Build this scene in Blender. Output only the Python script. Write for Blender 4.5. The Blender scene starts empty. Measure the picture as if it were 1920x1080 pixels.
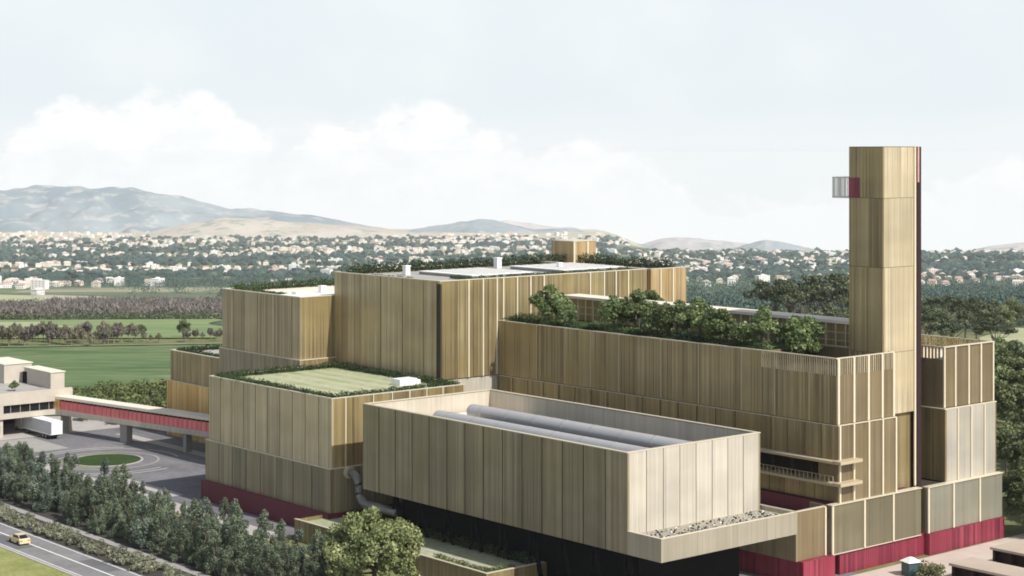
import bpy, math, random
import numpy as np
from mathutils import Vector

R = math.radians
random.seed(4)
scene = bpy.context.scene
col = scene.collection

# ------------------------------------------------------------------ camera
F = 3306.0 / 1920.0                       # focal length over picture width
HOR = 285.0                               # horizon row of the 1920x1080 picture
CAMZ = 60.0
cam_d = bpy.data.cameras.new("camera")
cam = bpy.data.objects.new("camera", cam_d)
col.objects.link(cam)
cam.location = (0, 0, CAMZ)
cam.rotation_euler = (R(90), 0, 0)
cam_d.sensor_width = 36.0
cam_d.lens = 36.0 * F
cam_d.shift_y = -(540 - HOR) / 1920.0
cam_d.clip_start = 1.0
cam_d.clip_end = 60000
scene.camera = cam

scene.view_settings.view_transform = 'Standard'
scene.view_settings.look = 'None'
scene.view_settings.gamma = 1.0
scene.view_settings.exposure = 0.09
scene.cycles.volume_bounces = 6
scene.cycles.filter_width = 1.8

# plant axes: A (u) runs right and towards the camera, B (v) runs right and away
AX = (0.648, -0.762)
BX = (0.762, 0.648)
def W(u, v, z=0.0):
    return (AX[0] * u + BX[0] * v, AX[1] * u + BX[1] * v, z)
def UV_(x, y):
    return (AX[0] * x + AX[1] * y, BX[0] * x + BX[1] * y)
def v_at(px, u):                          # where the plane u meets the sight line of a picture column
    k = (px - 960) / 3306.0
    return (k * AX[1] * u - AX[0] * u) / (BX[0] - k * BX[1])
def u_at(px, v):
    k = (px - 960) / 3306.0
    return (k * BX[1] * v - BX[0] * v) / (AX[0] - k * AX[1])
def ground_at(px, py, z=0.0):
    d = (CAMZ - z) * 3306.0 / (py - HOR)
    return ((px - 960) / 3306.0 * d, d)

# ------------------------------------------------------------------ sun
SUN_EL = 45.0
sa = R(6)
sd = Vector((AX[0] * math.cos(sa) + BX[0] * math.sin(sa), AX[1] * math.cos(sa) + BX[1] * math.sin(sa), 0)).normalized()
to_sun = Vector((sd.x * math.cos(R(SUN_EL)), sd.y * math.cos(R(SUN_EL)), math.sin(R(SUN_EL))))
sun_d = bpy.data.lights.new("sun", 'SUN')
sun_d.energy = 5.0
sun_d.angle = R(0.6)
sun_d.color = (1.0, 0.96, 0.90)
sun = bpy.data.objects.new("sun", sun_d)
sun.rotation_euler = (-to_sun).to_track_quat('-Z', 'Y').to_euler()
col.objects.link(sun)

# ------------------------------------------------------------------ node helper
class NT:
    def __init__(s, tree):
        s.t = tree
    def n(s, typ, ins=None, **props):
        nd = s.t.nodes.new(typ)
        for k, v in props.items():
            setattr(nd, k, v)
        for k, v in (ins or {}).items():
            s.put(nd.inputs[k], v)
        return nd
    def put(s, sock, v):
        if isinstance(v, bpy.types.NodeSocket):
            s.t.links.new(v, sock)
        else:
            if hasattr(sock.default_value, '__len__') and not hasattr(v, '__len__'):
                v = [v] * len(sock.default_value)
            if hasattr(sock.default_value, '__len__') and len(sock.default_value) == 4 and len(v) == 3:
                v = (*v, 1)
            sock.default_value = v
    def math(s, op, a, b=0.0, c=0.0, clamp=False):
        nd = s.t.nodes.new('ShaderNodeMath')
        nd.operation = op
        nd.use_clamp = clamp
        for i, v in enumerate((a, b, c)):
            s.put(nd.inputs[i], v)
        return nd.outputs[0]
    def rng(s, x, a, b, c=0.0, d=1.0, smooth=False):
        nd = s.n('ShaderNodeMapRange', {0: x, 1: a, 2: b, 3: c, 4: d})
        nd.clamp = True
        if smooth:
            nd.interpolation_type = 'SMOOTHSTEP'
        return nd.outputs[0]
    def mix(s, f, a, b, mode='MIX'):
        nd = s.t.nodes.new('ShaderNodeMix')
        nd.data_type = 'RGBA'
        nd.blend_type = mode
        nd.clamp_factor = True
        s.put(nd.inputs[0], f)
        s.put(nd.inputs[6], a)
        s.put(nd.inputs[7], b)
        return nd.outputs[2]
    def noise(s, vec, scale, detail=3.0, rough=0.5, dim='3D'):
        nd = s.n('ShaderNodeTexNoise', {'Vector': vec, 'Scale': scale, 'Detail': detail, 'Roughness': rough})
        nd.noise_dimensions = dim
        return nd.outputs[0]
    def scaled(s, vec, xyz):
        return s.n('ShaderNodeMapping', {'Vector': vec, 'Scale': xyz}).outputs[0]

# ------------------------------------------------------------------ sky
world = bpy.data.worlds.new("World")
scene.world = world
world.use_nodes = True
wt = world.node_tree
wt.nodes.clear()
w = NT(wt)
tc = w.n('ShaderNodeTexCoord').outputs['Generated']
sx = w.n('ShaderNodeSeparateXYZ', {0: tc})
X, Y, Z = sx.outputs
az = w.math('ARCTAN2', X, Y)
hl = w.math('SQRT', w.math('ADD', w.math('MULTIPLY', X, X), w.math('MULTIPLY', Y, Y)))
el = w.math('DIVIDE', Z, w.math('MAXIMUM', hl, 0.001))
sky = w.n('ShaderNodeTexSky', sky_type='NISHITA')
sky.sun_disc = False
sky.sun_elevation = R(SUN_EL)
sky.sun_rotation = math.atan2(to_sun.x, to_sun.y)
sky.dust_density = 2.0
bg_sky = w.n('ShaderNodeBackground', {'Color': sky.outputs[0], 'Strength': 0.10}).outputs[0]
# cloud bank: its upper outline by compass direction, broken up by noise
ramp = w.n('ShaderNodeValToRGB', {0: w.rng(az, -0.36, 0.36)})
tops = [(-120, 290), (0, 272), (90, 205), (250, 182), (350, 176), (430, 200), (500, 255), (590, 235), (700, 215), (830, 190),
        (910, 235), (1000, 275), (1100, 258), (1200, 280), (1285, 345), (1400, 375), (1560, 350), (1760, 325), (1880, 290), (2040, 320)]
cr = ramp.color_ramp
cr.interpolation = 'CARDINAL'
lo, hi = (HOR - 470) / 3306.0, (HOR - 120) / 3306.0
st = []
for px, py in tops:
    a = math.atan((px - 960) / 3306.0)
    st.append(((a + 0.36) / 0.72, ((HOR - py) / 3306.0 - lo) / (hi - lo)))
while len(cr.elements) < len(st):
    cr.elements.new(0.5)
for e, (p, v) in zip(cr.elements, st):
    e.position = p
for e, (p, v) in zip(cr.elements, st):
    e.color = (v, v, v, 1)
top = w.rng(ramp.outputs[0], 0, 1, lo, hi)
cv = w.n('ShaderNodeCombineXYZ', {0: w.math('MULTIPLY', az, 22.0), 1: w.math('MULTIPLY', el, 30.0), 2: 3.7}).outputs[0]
n1 = w.noise(cv, 1.6, 8, 0.6)
n2 = w.noise(cv, 0.5, 4, 0.5)
edge = w.math('ADD', top, w.math('MULTIPLY', w.math('SUBTRACT', n1, 0.46), 0.040))
mask = w.rng(w.math('SUBTRACT', edge, el), -0.0015, 0.009, smooth=True)
veil = w.rng(n2, 0.35, 0.7, 0.0, 1.0, smooth=True)
high = w.mix(veil, (0.80, 0.865, 0.905), (0.86, 0.905, 0.925))
puff = w.rng(n1, 0.38, 0.62, 0.0, 1.0, smooth=True)
cloud = w.mix(puff, (0.905, 0.93, 0.943), (1.0, 1.0, 1.0))
low = w.rng(el, -0.045, -0.015, 1.0, 0.0, smooth=True)
cloud = w.mix(low, cloud, (0.96, 0.975, 0.98))
high = w.mix(w.rng(el, 0.0, 0.035, 0.75, 0.0, smooth=True), high, (0.895, 0.925, 0.94))
ccol = w.mix(mask, high, cloud)
bg_cl = w.n('ShaderNodeBackground', {'Color': ccol, 'Strength': 1.0}).outputs[0]
zen = w.rng(el, 0.12, 0.50, 0.95, 0.20, smooth=True)
fac = w.math('MAXIMUM', zen, w.math('MULTIPLY', mask, 0.99))
mx = w.n('ShaderNodeMixShader', {0: fac, 1: bg_sky, 2: bg_cl}).outputs[0]
wt.links.new(mx, w.n('ShaderNodeOutputWorld').inputs[0])

# ------------------------------------------------------------------ materials
def newmat(name):
    m = bpy.data.materials.new(name)
    m.use_nodes = True
    m.node_tree.nodes.clear()
    t = NT(m.node_tree)
    return m, t
def finish(m, t, color, rough=0.6, metal=0.0, bump=None, bstr=0.3, bdist=0.1, spec=0.4, extra=None):
    p = t.n('ShaderNodeBsdfPrincipled', {'Base Color': color, 'Roughness': rough, 'Metallic': metal, 'Specular IOR Level': spec})
    if bump is not None:
        b = t.n('ShaderNodeBump', {'Height': bump, 'Strength': bstr, 'Distance': bdist})
        t.t.links.new(b.outputs[0], p.inputs['Normal'])
    for k, v in (extra or {}).items():
        t.put(p.inputs[k], v)
    t.t.links.new(p.outputs[0], t.n('ShaderNodeOutputMaterial').inputs[0])
    return m
def clad(name, c1, c2, c3, metal=0.3, rough=0.42, board=0.30, contrast=1.0):
    """ribbed metal sheet: uv = metres along the wall, metres up"""
    m, t = newmat(name)
    uv = t.n('ShaderNodeUVMap').outputs[0]
    s = t.n('ShaderNodeSeparateXYZ', {0: uv})
    bi = t.math('FLOOR', t.math('DIVIDE', s.outputs[0], board))
    wn = t.n('ShaderNodeTexWhiteNoise', {'W': bi}, noise_dimensions='1D').outputs[0]
    bi2 = t.math('FLOOR', t.math('DIVIDE', s.outputs[0], board * 3.3))
    wn2 = t.n('ShaderNodeTexWhiteNoise', {'W': t.math('ADD', bi2, 71.3)}, noise_dimensions='1D').outputs[0]
    streak = t.noise(t.scaled(uv, (3.2, 0.03, 1)), 1.0, 4, 0.6)
    big = t.noise(t.scaled(uv, (0.11, 0.09, 1)), 1.0, 2, 0.5)
    fine = t.noise(t.scaled(uv, (5.0, 0.4, 1)), 1.0, 3, 0.6)
    f = t.math('ADD', t.math('MULTIPLY', wn, 0.44), t.math('ADD', t.math('MULTIPLY', wn2, 0.26), t.math('MULTIPLY', streak, 0.37)))
    f = t.math('ADD', f, t.math('MULTIPLY', fine, 0.25))
    f = t.rng(f, 0.66 - 0.25 / contrast, 0.66 + 0.25 / contrast)
    c = t.mix(f, c1, c2)
    c = t.mix(t.rng(big, 0.40, 0.68, 0.0, 0.75, smooth=True), c, c3)
    drip = t.noise(t.scaled(uv, (1.9, 0.035, 1)), 1.0, 4, 0.65)
    blot = t.noise(t.scaled(uv, (0.07, 0.16, 1)), 1.0, 2, 0.5)
    g_ = t.math('MULTIPLY', t.rng(drip, 0.42, 0.66, 1.02, 1.0 - 0.17 * contrast ** 1.6, smooth=True), t.rng(blot, 0.35, 0.65, 0.89, 1.03, smooth=True))
    pn = t.n('ShaderNodeAttribute', attribute_name='panel').outputs['Fac']
    g_ = t.math('MULTIPLY', g_, t.rng(pn, 0, 1, 0.88, 1.10))
    c = t.n('ShaderNodeVectorMath', {0: c, 1: t.n('ShaderNodeCombineXYZ', {0: g_, 1: g_, 2: g_}).outputs[0]}, operation='MULTIPLY').outputs[0]
    fr = t.math('FRACT', t.math('DIVIDE', s.outputs[0], board))
    rib = t.rng(t.math('ABSOLUTE', t.math('SUBTRACT', fr, 0.5)), 0.36, 0.48, 1.0, 0.0)
    return finish(m, t, c, rough, metal, rib, 0.6, 0.05, 0.5)
def plain(name, c, rough=0.6, metal=0.0, var=0.12, scale=0.6, bump=0.0, spec=0.4, coord='Object'):
    m, t = newmat(name)
    co = t.n('ShaderNodeTexCoord').outputs[coord]
    a = t.noise(co, scale, 5, 0.6)
    b = t.noise(co, scale * 9, 3, 0.6)
    f = t.math('ADD', t.math('MULTIPLY', a, 0.65), t.math('MULTIPLY', b, 0.35))
    k = t.rng(f, 0.3, 0.7, 1 - var, 1 + var)
    cc = t.n('ShaderNodeVectorMath', {0: tuple(c), 1: t.n('ShaderNodeCombineXYZ', {0: k, 1: k, 2: k}).outputs[0]}, operation='MULTIPLY').outputs[0]
    return finish(m, t, cc, rough, metal, b if bump else None, bump, 0.1, spec)
def leafmat(name, c1, c2, c3, trans=0.25):
    m, t = newmat(name)
    at = t.n('ShaderNodeAttribute', attribute_name='tint').outputs['Fac']
    oi = t.n('ShaderNodeObjectInfo').outputs['Random']
    c = t.mix(t.rng(at, 0.0, 0.7), c1, c2)
    c = t.mix(t.rng(at, 0.7, 1.0), c, c3)
    k = t.rng(oi, 0, 1, 0.78, 1.22)
    c = t.n('ShaderNodeVectorMath', {0: c, 1: t.n('ShaderNodeCombineXYZ', {0: k, 1: k, 2: k}).outputs[0]}, operation='MULTIPLY').outputs[0]
    d = t.n('ShaderNodeBsdfPrincipled', {'Base Color': c, 'Roughness': 0.65, 'Specular IOR Level': 0.25}).outputs[0]
    tr = t.n('ShaderNodeBsdfTranslucent', {'Color': c}).outputs[0]
    mxs = t.n('ShaderNodeMixShader', {0: trans, 1: d, 2: tr}).outputs[0]
    t.t.links.new(mxs, t.n('ShaderNodeOutputMaterial').inputs[0])
    return m

M = {}
M['champagne'] = clad('champagne_cladding', (0.29, 0.23, 0.132), (0.54, 0.445, 0.285), (0.46, 0.36, 0.195), metal=0.3)
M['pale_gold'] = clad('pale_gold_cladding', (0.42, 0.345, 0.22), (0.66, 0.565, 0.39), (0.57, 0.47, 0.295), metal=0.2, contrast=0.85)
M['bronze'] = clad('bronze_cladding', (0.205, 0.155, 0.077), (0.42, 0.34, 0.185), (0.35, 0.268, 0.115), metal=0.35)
M['gold'] = clad('gold_cladding', (0.52, 0.335, 0.105), (0.82, 0.60, 0.27), (0.74, 0.46, 0.13), metal=0.3)
M['olive'] = clad('olive_grey_cladding', (0.215, 0.178, 0.113), (0.36, 0.31, 0.21), (0.30, 0.248, 0.15), metal=0.2)
M['cream'] = clad('cream_cladding', (0.45, 0.41, 0.335), (0.60, 0.555, 0.465), (0.54, 0.495, 0.405), metal=0.0, rough=0.5, contrast=0.7)
M['silver'] = clad('silver_gold_mesh', (0.41, 0.375, 0.315), (0.54, 0.50, 0.435), (0.47, 0.44, 0.36), metal=0.15, contrast=0.6)
M['grey_gold'] = clad('grey_gold_mesh', (0.27, 0.25, 0.185), (0.38, 0.36, 0.28), (0.31, 0.315, 0.25), metal=0.35, rough=0.35, contrast=0.6)
M['soft_gold'] = clad('soft_gold_cladding', (0.32, 0.225, 0.105), (0.58, 0.43, 0.235), (0.50, 0.345, 0.15), metal=0.25)
M['lip'] = clad('grey_gold_lip', (0.30, 0.27, 0.20), (0.43, 0.395, 0.31), (0.36, 0.33, 0.245), metal=0.15, contrast=0.6)
M['dark_gold'] = clad('dark_gold_mesh', (0.15, 0.13, 0.08), (0.23, 0.205, 0.135), (0.19, 0.165, 0.10), metal=0.2, contrast=0.6)
M['brown_mesh'] = clad('brown_mesh', (0.17, 0.125, 0.07), (0.27, 0.215, 0.13), (0.22, 0.17, 0.085), metal=0.25, contrast=0.7)
M['red'] = clad('crimson_plinth', (0.14, 0.010, 0.03), (0.34, 0.052, 0.082), (0.22, 0.017, 0.042), metal=0.0, rough=0.45, board=0.5)
M['red_shaded'] = clad('shaded_crimson_plinth', (0.105, 0.008, 0.022), (0.165, 0.018, 0.038), (0.135, 0.012, 0.03), metal=0.0, rough=0.6, board=0.5, contrast=0.6)  # darker copy of the crimson: shade on these faces put into the colour
M['red_lattice'] = clad('red_lattice', (0.66, 0.12, 0.13), (0.80, 0.26, 0.24), (0.72, 0.17, 0.17), metal=0.0, rough=0.5, board=0.35, contrast=0.6)
M['seam'] = plain('dark_joint', (0.035, 0.028, 0.018), 0.9)
M['coping'] = plain('cream_coping', (0.62, 0.56, 0.43), 0.4, 0.15, 0.06)
M['fin'] = plain('cream_fin', (0.66, 0.59, 0.445), 0.4, 0.1, 0.05)
M['fin_dull'] = plain('dull_gold_fin', (0.50, 0.42, 0.28), 0.45, 0.2, 0.06)
M['tan_roof'] = plain('tan_roof', (0.40, 0.335, 0.265), 0.85, 0, 0.12, 0.3)
M['stone_grey'] = plain('grey_stone', (0.34, 0.33, 0.31), 0.9)
M['inner_wall'] = clad('grey_cream_lining', (0.44, 0.395, 0.315), (0.58, 0.53, 0.44), (0.52, 0.47, 0.38), metal=0.0, rough=0.6, contrast=0.6)
M['track'] = plain('dark_asphalt', (0.115, 0.113, 0.118), 0.9, 0, 0.3, 0.2)
M['mown'] = plain('mown_stripe', (0.37, 0.385, 0.24), 0.95, 0, 0.2, 0.5)
M['shade_sheet'] = plain('dark_shade_sheet', (0.06, 0.058, 0.055), 0.9)
M['duct'] = plain('weathered_steel', (0.20, 0.195, 0.19), 0.4, 0.5, 0.1)
M['pink'] = plain('pink_lit_edge', (0.55, 0.30, 0.28), 0.6)
M['dark'] = plain('shade_black', (0.008, 0.008, 0.0095), 0.95, 0, 0.1, 0.6, 0, 0.1)
M['maroon_dark'] = plain('dark_maroon', (0.022, 0.006, 0.008), 0.7)
M['roof_grey'] = plain('roof_grey', (0.34, 0.33, 0.30), 0.9, 0, 0.15, 0.3)
M['roof_white'] = plain('roof_white', (0.74, 0.74, 0.71), 0.6, 0, 0.06, 0.3)
M['roof_cream'] = plain('roof_cream', (0.70, 0.63, 0.52), 0.7, 0, 0.06, 0.2)
M['white'] = plain('white_paint', (0.78, 0.78, 0.76), 0.5, 0, 0.05)
M['tube'] = plain('grey_steel', (0.38, 0.375, 0.375), 0.42, 0.1, 0.06, 0.3)
M['steel'] = plain('galvanised_steel', (0.45, 0.45, 0.44), 0.35, 0.6, 0.1)
M['concrete'] = plain('cream_concrete', (0.46, 0.415, 0.35), 0.8, 0, 0.1, 0.3)
M['concrete_d'] = plain('grey_concrete', (0.30, 0.29, 0.27), 0.85, 0, 0.15, 0.4)
M['glass'] = plain('dark_glass', (0.012, 0.013, 0.016), 0.12, 0, 0.1, 0.5, 0, 0.5)
M['asphalt'] = plain('plaza_asphalt', (0.15, 0.147, 0.155), 0.9, 0, 0.42, 0.10)
M['road'] = plain('road_asphalt', (0.185, 0.18, 0.178), 0.9, 0, 0.30, 0.12)
M['paving'] = plain('pale_paving', (0.38, 0.355, 0.335), 0.9, 0, 0.12, 0.3)
M['pink_paving'] = plain('pink_paving', (0.46, 0.385, 0.335), 0.9, 0, 0.14, 0.25)
M['paint'] = plain('road_paint', (0.74, 0.74, 0.71), 0.7, 0, 0.1, 1.5)
M['rubber'] = plain('rubber', (0.02, 0.02, 0.02), 0.8)
M['yellow'] = plain('cream_yellow_paint', (0.62, 0.52, 0.30), 0.3, 0.0, 0.03)
M['trailer'] = plain('trailer_grey', (0.50, 0.52, 0.54), 0.5, 0.0, 0.05, 0.5)
M['bark'] = plain('bark', (0.10, 0.08, 0.06), 0.9, 0, 0.25, 2.0)
M['bark_pale'] = plain('pale_bark', (0.26, 0.21, 0.18), 0.9, 0, 0.25, 2.0)
M['soil'] = plain('soil', (0.042, 0.038, 0.033), 0.95, 0, 0.25, 0.4)
M['teal'] = plain('teal_paint', (0.05, 0.10, 0.10), 0.5)
def grassmat(name, a, b, c, s1, s2, stretch=(1, 1, 1)):
    m, t = newmat(name)
    co = t.scaled(t.n('ShaderNodeTexCoord').outputs['Object'], stretch)
    n1_ = t.noise(co, s1, 5, 0.6)
    n2_ = t.noise(co, s2, 4, 0.65)
    cc = t.mix(t.rng(n1_, 0.35, 0.65), a, b)
    cc = t.mix(t.rng(n2_, 0.45, 0.75, 0, 0.8), cc, c)
    return finish(m, t, cc, 0.95, 0, n2_, 0.4, 0.15, 0.1)
M['lawn'] = grassmat('roof_lawn', (0.27, 0.295, 0.165), (0.42, 0.42, 0.285), (0.21, 0.25, 0.12), 0.12, 1.2)
M['grass_lime'] = grassmat('verge_grass', (0.21, 0.225, 0.075), (0.32, 0.315, 0.125), (0.13, 0.155, 0.045), 0.2, 1.8)
M['grass_dark'] = grassmat('island_grass', (0.028, 0.055, 0.016), (0.045, 0.08, 0.022), (0.02, 0.036, 0.012), 0.3, 2.5)
M['grass_dry'] = grassmat('dry_grass', (0.20, 0.205, 0.12), (0.29, 0.28, 0.18), (0.14, 0.155, 0.08), 0.12, 0.9)
M['field'] = grassmat('green_field', (0.06, 0.115, 0.045), (0.11, 0.165, 0.07), (0.22, 0.22, 0.125), 0.018, 0.10, (0.5, 2.2, 1))
M['field2'] = grassmat('light_green_field', (0.11, 0.18, 0.065), (0.19, 0.25, 0.10), (0.30, 0.31, 0.17), 0.010, 0.05, (0.6, 1.6, 1))
M['field3'] = grassmat('pale_field', (0.30, 0.33, 0.17), (0.42, 0.40, 0.26), (0.22, 0.27, 0.13), 0.006, 0.05)
M['tan_field'] = grassmat('stubble_field', (0.38, 0.33, 0.24), (0.46, 0.41, 0.31), (0.30, 0.28, 0.19), 0.006, 0.05)

# ------------------------------------------------------------------ object helpers
def tag(o, label=None, cat=None, group=None, kind=None):
    if label: o['label'] = label
    if cat: o['category'] = cat
    if group: o['group'] = group
    if kind: o['kind'] = kind
    return o
def thing(name, loc, label, cat, group=None):
    o = bpy.data.objects.new(name, None)
    col.objects.link(o)
    o.location = loc
    o.empty_display_size = 0.5
    return tag(o, label, cat, group)
class MB:
    def __init__(s):
        s.v = []; s.f = []; s.m = []; s.uv = []; s.smooth = []; s.pn = []; s.cur = 0.5
    def face(s, pts, mi=0, uv=None, smooth=False):
        b = len(s.v)
        s.v += [tuple(p) for p in pts]
        s.f.append(tuple(range(b, b + len(pts))))
        s.m.append(mi)
        s.smooth.append(smooth)
        s.pn.append(s.cur)
        if uv is None:
            uv = [(p[0], p[1]) for p in pts]
        s.uv += uv
    def hexa(s, p, mi=0, mtop=None, skip=''):
        """p: 8 corners, bottom ring (ccw from above) then top ring"""
        off = random.uniform(0, 300)
        s.cur = random.random()
        for k, (a, b) in zip('abcd', ((0, 1), (1, 2), (2, 3), (3, 0))):
            if k in skip: continue
            L = math.dist(p[a][:2], p[b][:2])
            q = (p[a], p[b], p[b + 4], p[a + 4])
            s.face(q, mi, [(off, q[0][2]), (off + L, q[1][2]), (off + L, q[2][2]), (off, q[3][2])])
        s.face((p[4], p[5], p[6], p[7]), mi if mtop is None else mtop)
        s.face((p[3], p[2], p[1], p[0]), mi)
    def box(s, u0, u1, v0, v1, z0, z1, mi=0, mtop=None):
        if u1 < u0: u0, u1 = u1, u0
        if v1 < v0: v0, v1 = v1, v0
        c = ((u0, v0), (u1, v0), (u1, v1), (u0, v1))
        s.hexa([W(a, b, z0) for a, b in c] + [W(a, b, z1) for a, b in c], mi, mtop)
    def wbox(s, cx, cy, rz, l, w_, z0, z1, mi=0, taper=1.0, mtop=None):
        """box in world axes: length l along rz"""
        ca, sn = math.cos(rz), math.sin(rz)
        ring = []
        for k in (1.0, taper):
            for a, b in ((-l / 2, -w_ / 2), (l / 2, -w_ / 2), (l / 2, w_ / 2), (-l / 2, w_ / 2)):
                ring.append((cx + (a * ca - b * sn) * k, cy + (a * sn + b * ca) * k))
        s.hexa([(*ring[i], z0) for i in range(4)] + [(*ring[4 + i], z1) for i in range(4)], mi, mtop)
    def poly(s, pts, z, mi=0):
        s.face([(*p[:2], z) for p in pts], mi)
    def tube(s, pts, rad, mi=0, seg=12, cap=True):
        rings = []
        pts = [Vector(p) for p in pts]
        if not hasattr(rad, '__len__'):
            rad = [rad] * len(pts)
        for i, p in enumerate(pts):
            d = (pts[min(i + 1, len(pts) - 1)] - pts[max(i - 1, 0)]).normalized()
            up = Vector((0, 0, 1)) if abs(d.z) < 0.95 else Vector((0, 1, 0))
            a = d.cross(up).normalized()
            b = a.cross(d).normalized()
            rings.append([p + (a * math.cos(2 * math.pi * k / seg) + b * math.sin(2 * math.pi * k / seg)) * rad[i] for k in range(seg)])
        for i in range(len(rings) - 1):
            for k in range(seg):
                j = (k + 1) % seg
                s.face((rings[i][k], rings[i][j], rings[i + 1][j], rings[i + 1][k]), mi, smooth=True)
        if cap:
            s.face(rings[0][::-1], mi)
            s.face(rings[-1], mi)
    def mesh(s, name, mats, origin=(0, 0, 0), weld=False):
        me = bpy.data.meshes.new(name)
        o = origin
        me.from_pydata([(x - o[0], y - o[1], z - o[2]) for x, y, z in s.v], [], s.f)
        for mt in mats:
            me.materials.append(mt)
        me.polygons.foreach_set('material_index', s.m)
        me.polygons.foreach_set('use_smooth', s.smooth)
        l = me.uv_layers.new(name='UVMap')
        l.data.foreach_set('uv', [c for p in s.uv for c in p])
        at = me.attributes.new('panel', 'FLOAT', 'FACE')
        at.data.foreach_set('value', s.pn)
        me.update()
        return me
    def build(s, name, mats, parent=None, origin=None, kind=None):
        if not isinstance(mats, (list, tuple)):
            mats = [mats]
        org = origin if origin is not None else (world_loc(parent) if parent else (0, 0, 0))
        o = bpy.data.objects.new(name, s.mesh(name, mats, org))
        col.objects.link(o)
        if parent:
            o.parent = parent
        else:
            o.location = org
        if kind:
            o['kind'] = kind
        return o
def world_loc(o):
    p = Vector((0, 0, 0))
    while o is not None:
        p += o.location
        o = o.parent
    return tuple(p)

TH = 0.34                                  # cladding thickness
def spans(a, b, n):
    return [a + (b - a) * i / n for i in range(n + 1)]
def clad_a(mb, u0, u1, v, z0, z1, n, gap, mi=0, back=False):
    e = spans(u0, u1, n) if not hasattr(n, '__len__') else n
    for i in range(len(e) - 1):
        g0 = gap / 2 if i else 0.0
        g1 = gap / 2 if i < len(e) - 2 else 0.0
        if back: mb.box(e[i] + g0, e[i + 1] - g1, v - TH, v, z0, z1, mi)
        else: mb.box(e[i] + g0, e[i + 1] - g1, v, v + TH, z0, z1, mi)
def clad_b(mb, u, v0, v1, z0, z1, n, gap, mi=0, left=False):
    e = spans(v0, v1, n) if not hasattr(n, '__len__') else n
    for i in range(len(e) - 1):
        g0 = gap / 2 if i else 0.0
        g1 = gap / 2 if i < len(e) - 2 else 0.0
        if left: mb.box(u, u + TH, e[i] + g0, e[i + 1] - g1, z0, z1, mi)
        else: mb.box(u - TH, u, e[i] + g0, e[i + 1] - g1, z0, z1, mi)
def tier(root, u0, u1, v0, v1, z0, z1, matA, matB, nA, nB, gapA=0.12, gapB=0.10, fins=(), top=False, cope=True, label=None,
         roofmat='roof_grey', depth=0.6, finw=0.36, finp=0.22):
    core = MB()
    zc = z1 - depth if top else z1 - 0.02
    core.box(u0 + TH - 0.02, u1 - TH + 0.02, v0 + TH - 0.02, v1 - TH + 0.02, z0 + 0.01, zc)
    core.build('wall', M['seam'], root)
    a = MB()
    clad_a(a, u0, u1, v0, z0, z1, nA, gapA, 0)
    a.build('front_cladding', M[matA], root)
    a = MB()
    clad_a(a, u0, u1, v1, z0, z1, 6, 0.1, 0, back=True)
    a.build('rear_cladding', M[matA], root)
    b = MB()
    clad_b(b, u1, v0 + TH + 0.004, v1 - TH - 0.004, z0, z1, nB, gapB, 0)
    b.build('side_cladding', M[matB], root)
    b = MB()
    clad_b(b, u0, v0 + TH + 0.004, v1 - TH - 0.004, z0, z1, 5, 0.1, 0, left=True)
    b.build('side_cladding', M[matB], root)
    for v in fins:
        f = MB()
        f.box(u1 + 0.003, u1 + finp, v - finw / 2, v + finw / 2, z0 + 0.02, z1 - 0.02)
        f.build('fin', M['fin'], root)
    if cope:
        c = MB()
        k = 0.05
        c.box(u0 - k, u1 + k, v0 - k, v0 + TH + 0.06, z1 + 0.002, z1 + 0.14)
        c.box(u1 - TH - 0.06, u1 + k, v0 + TH + 0.063, v1 - TH - 0.063, z1 + 0.002, z1 + 0.14)
        c.box(u0 - k, u1 + k, v1 - TH - 0.06, v1 + k, z1 + 0.002, z1 + 0.14)
        c.box(u0 - k, u0 + TH + 0.06, v0 + TH + 0.063, v1 - TH - 0.063, z1 + 0.002, z1 + 0.14)
        c.build('coping', M['coping'], root)
    if top:
        r = MB()
        r.box(u0 + TH + 0.003, u1 - TH - 0.003, v0 + TH + 0.003, v1 - TH - 0.003, zc + 0.004, zc + 0.12)
        r.build('roof', M[roofmat], root)
def plinth(root, u0, u1, v0, v1, z0, z1, mat='red', cope=True):
    p = MB()
    p.box(u0, u1, v0, v1, z0, z1)
    p.build('plinth', M[mat], root)

# ------------------------------------------------------------------ terrain
rs = np.random.RandomState(5)
_dirs = [(rs.uniform(0, 6.283), rs.uniform(0, 6.283)) for _ in range(40)]
def fbm(x, y, scale, octs=4, seed=0):
    r_ = np.zeros(np.broadcast(np.asarray(x, float), np.asarray(y, float)).shape)
    amp, fr = 1.0, 1.0 / scale
    tot = 0
    for o_ in range(octs):
        for j in range(3):
            th, ph = _dirs[(seed * 7 + o_ * 3 + j) % 40]
            r_ = r_ + amp * np.sin((x * math.cos(th) + y * math.sin(th)) * fr * 6.283 + ph + 1.3 * np.sin(fr * 3.1 * (x * math.sin(th) - y * math.cos(th)) + ph * 2)) / 3
        tot += amp
        amp *= 0.5; fr *= 2.03
    return r_ / tot
YK = np.array([-500, 560, 700, 1000, 1400, 2200, 3500, 5000, 7000, 10000, 14000, 17500.])
RK = np.array([0, 0, 620, 598, 574, 549, 510, 480, 456, 440, 432, 430.])
ZK = np.where(YK > 600, CAMZ - (RK - HOR) * YK / 3306.0, 0.0)
RK2 = np.array([0, 0, 620, 598, 574, 549, 512, 484, 471, 477, 480, 481.])
ZK2 = np.where(YK > 600, CAMZ - (RK2 - HOR) * YK / 3306.0, 0.0)
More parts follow.
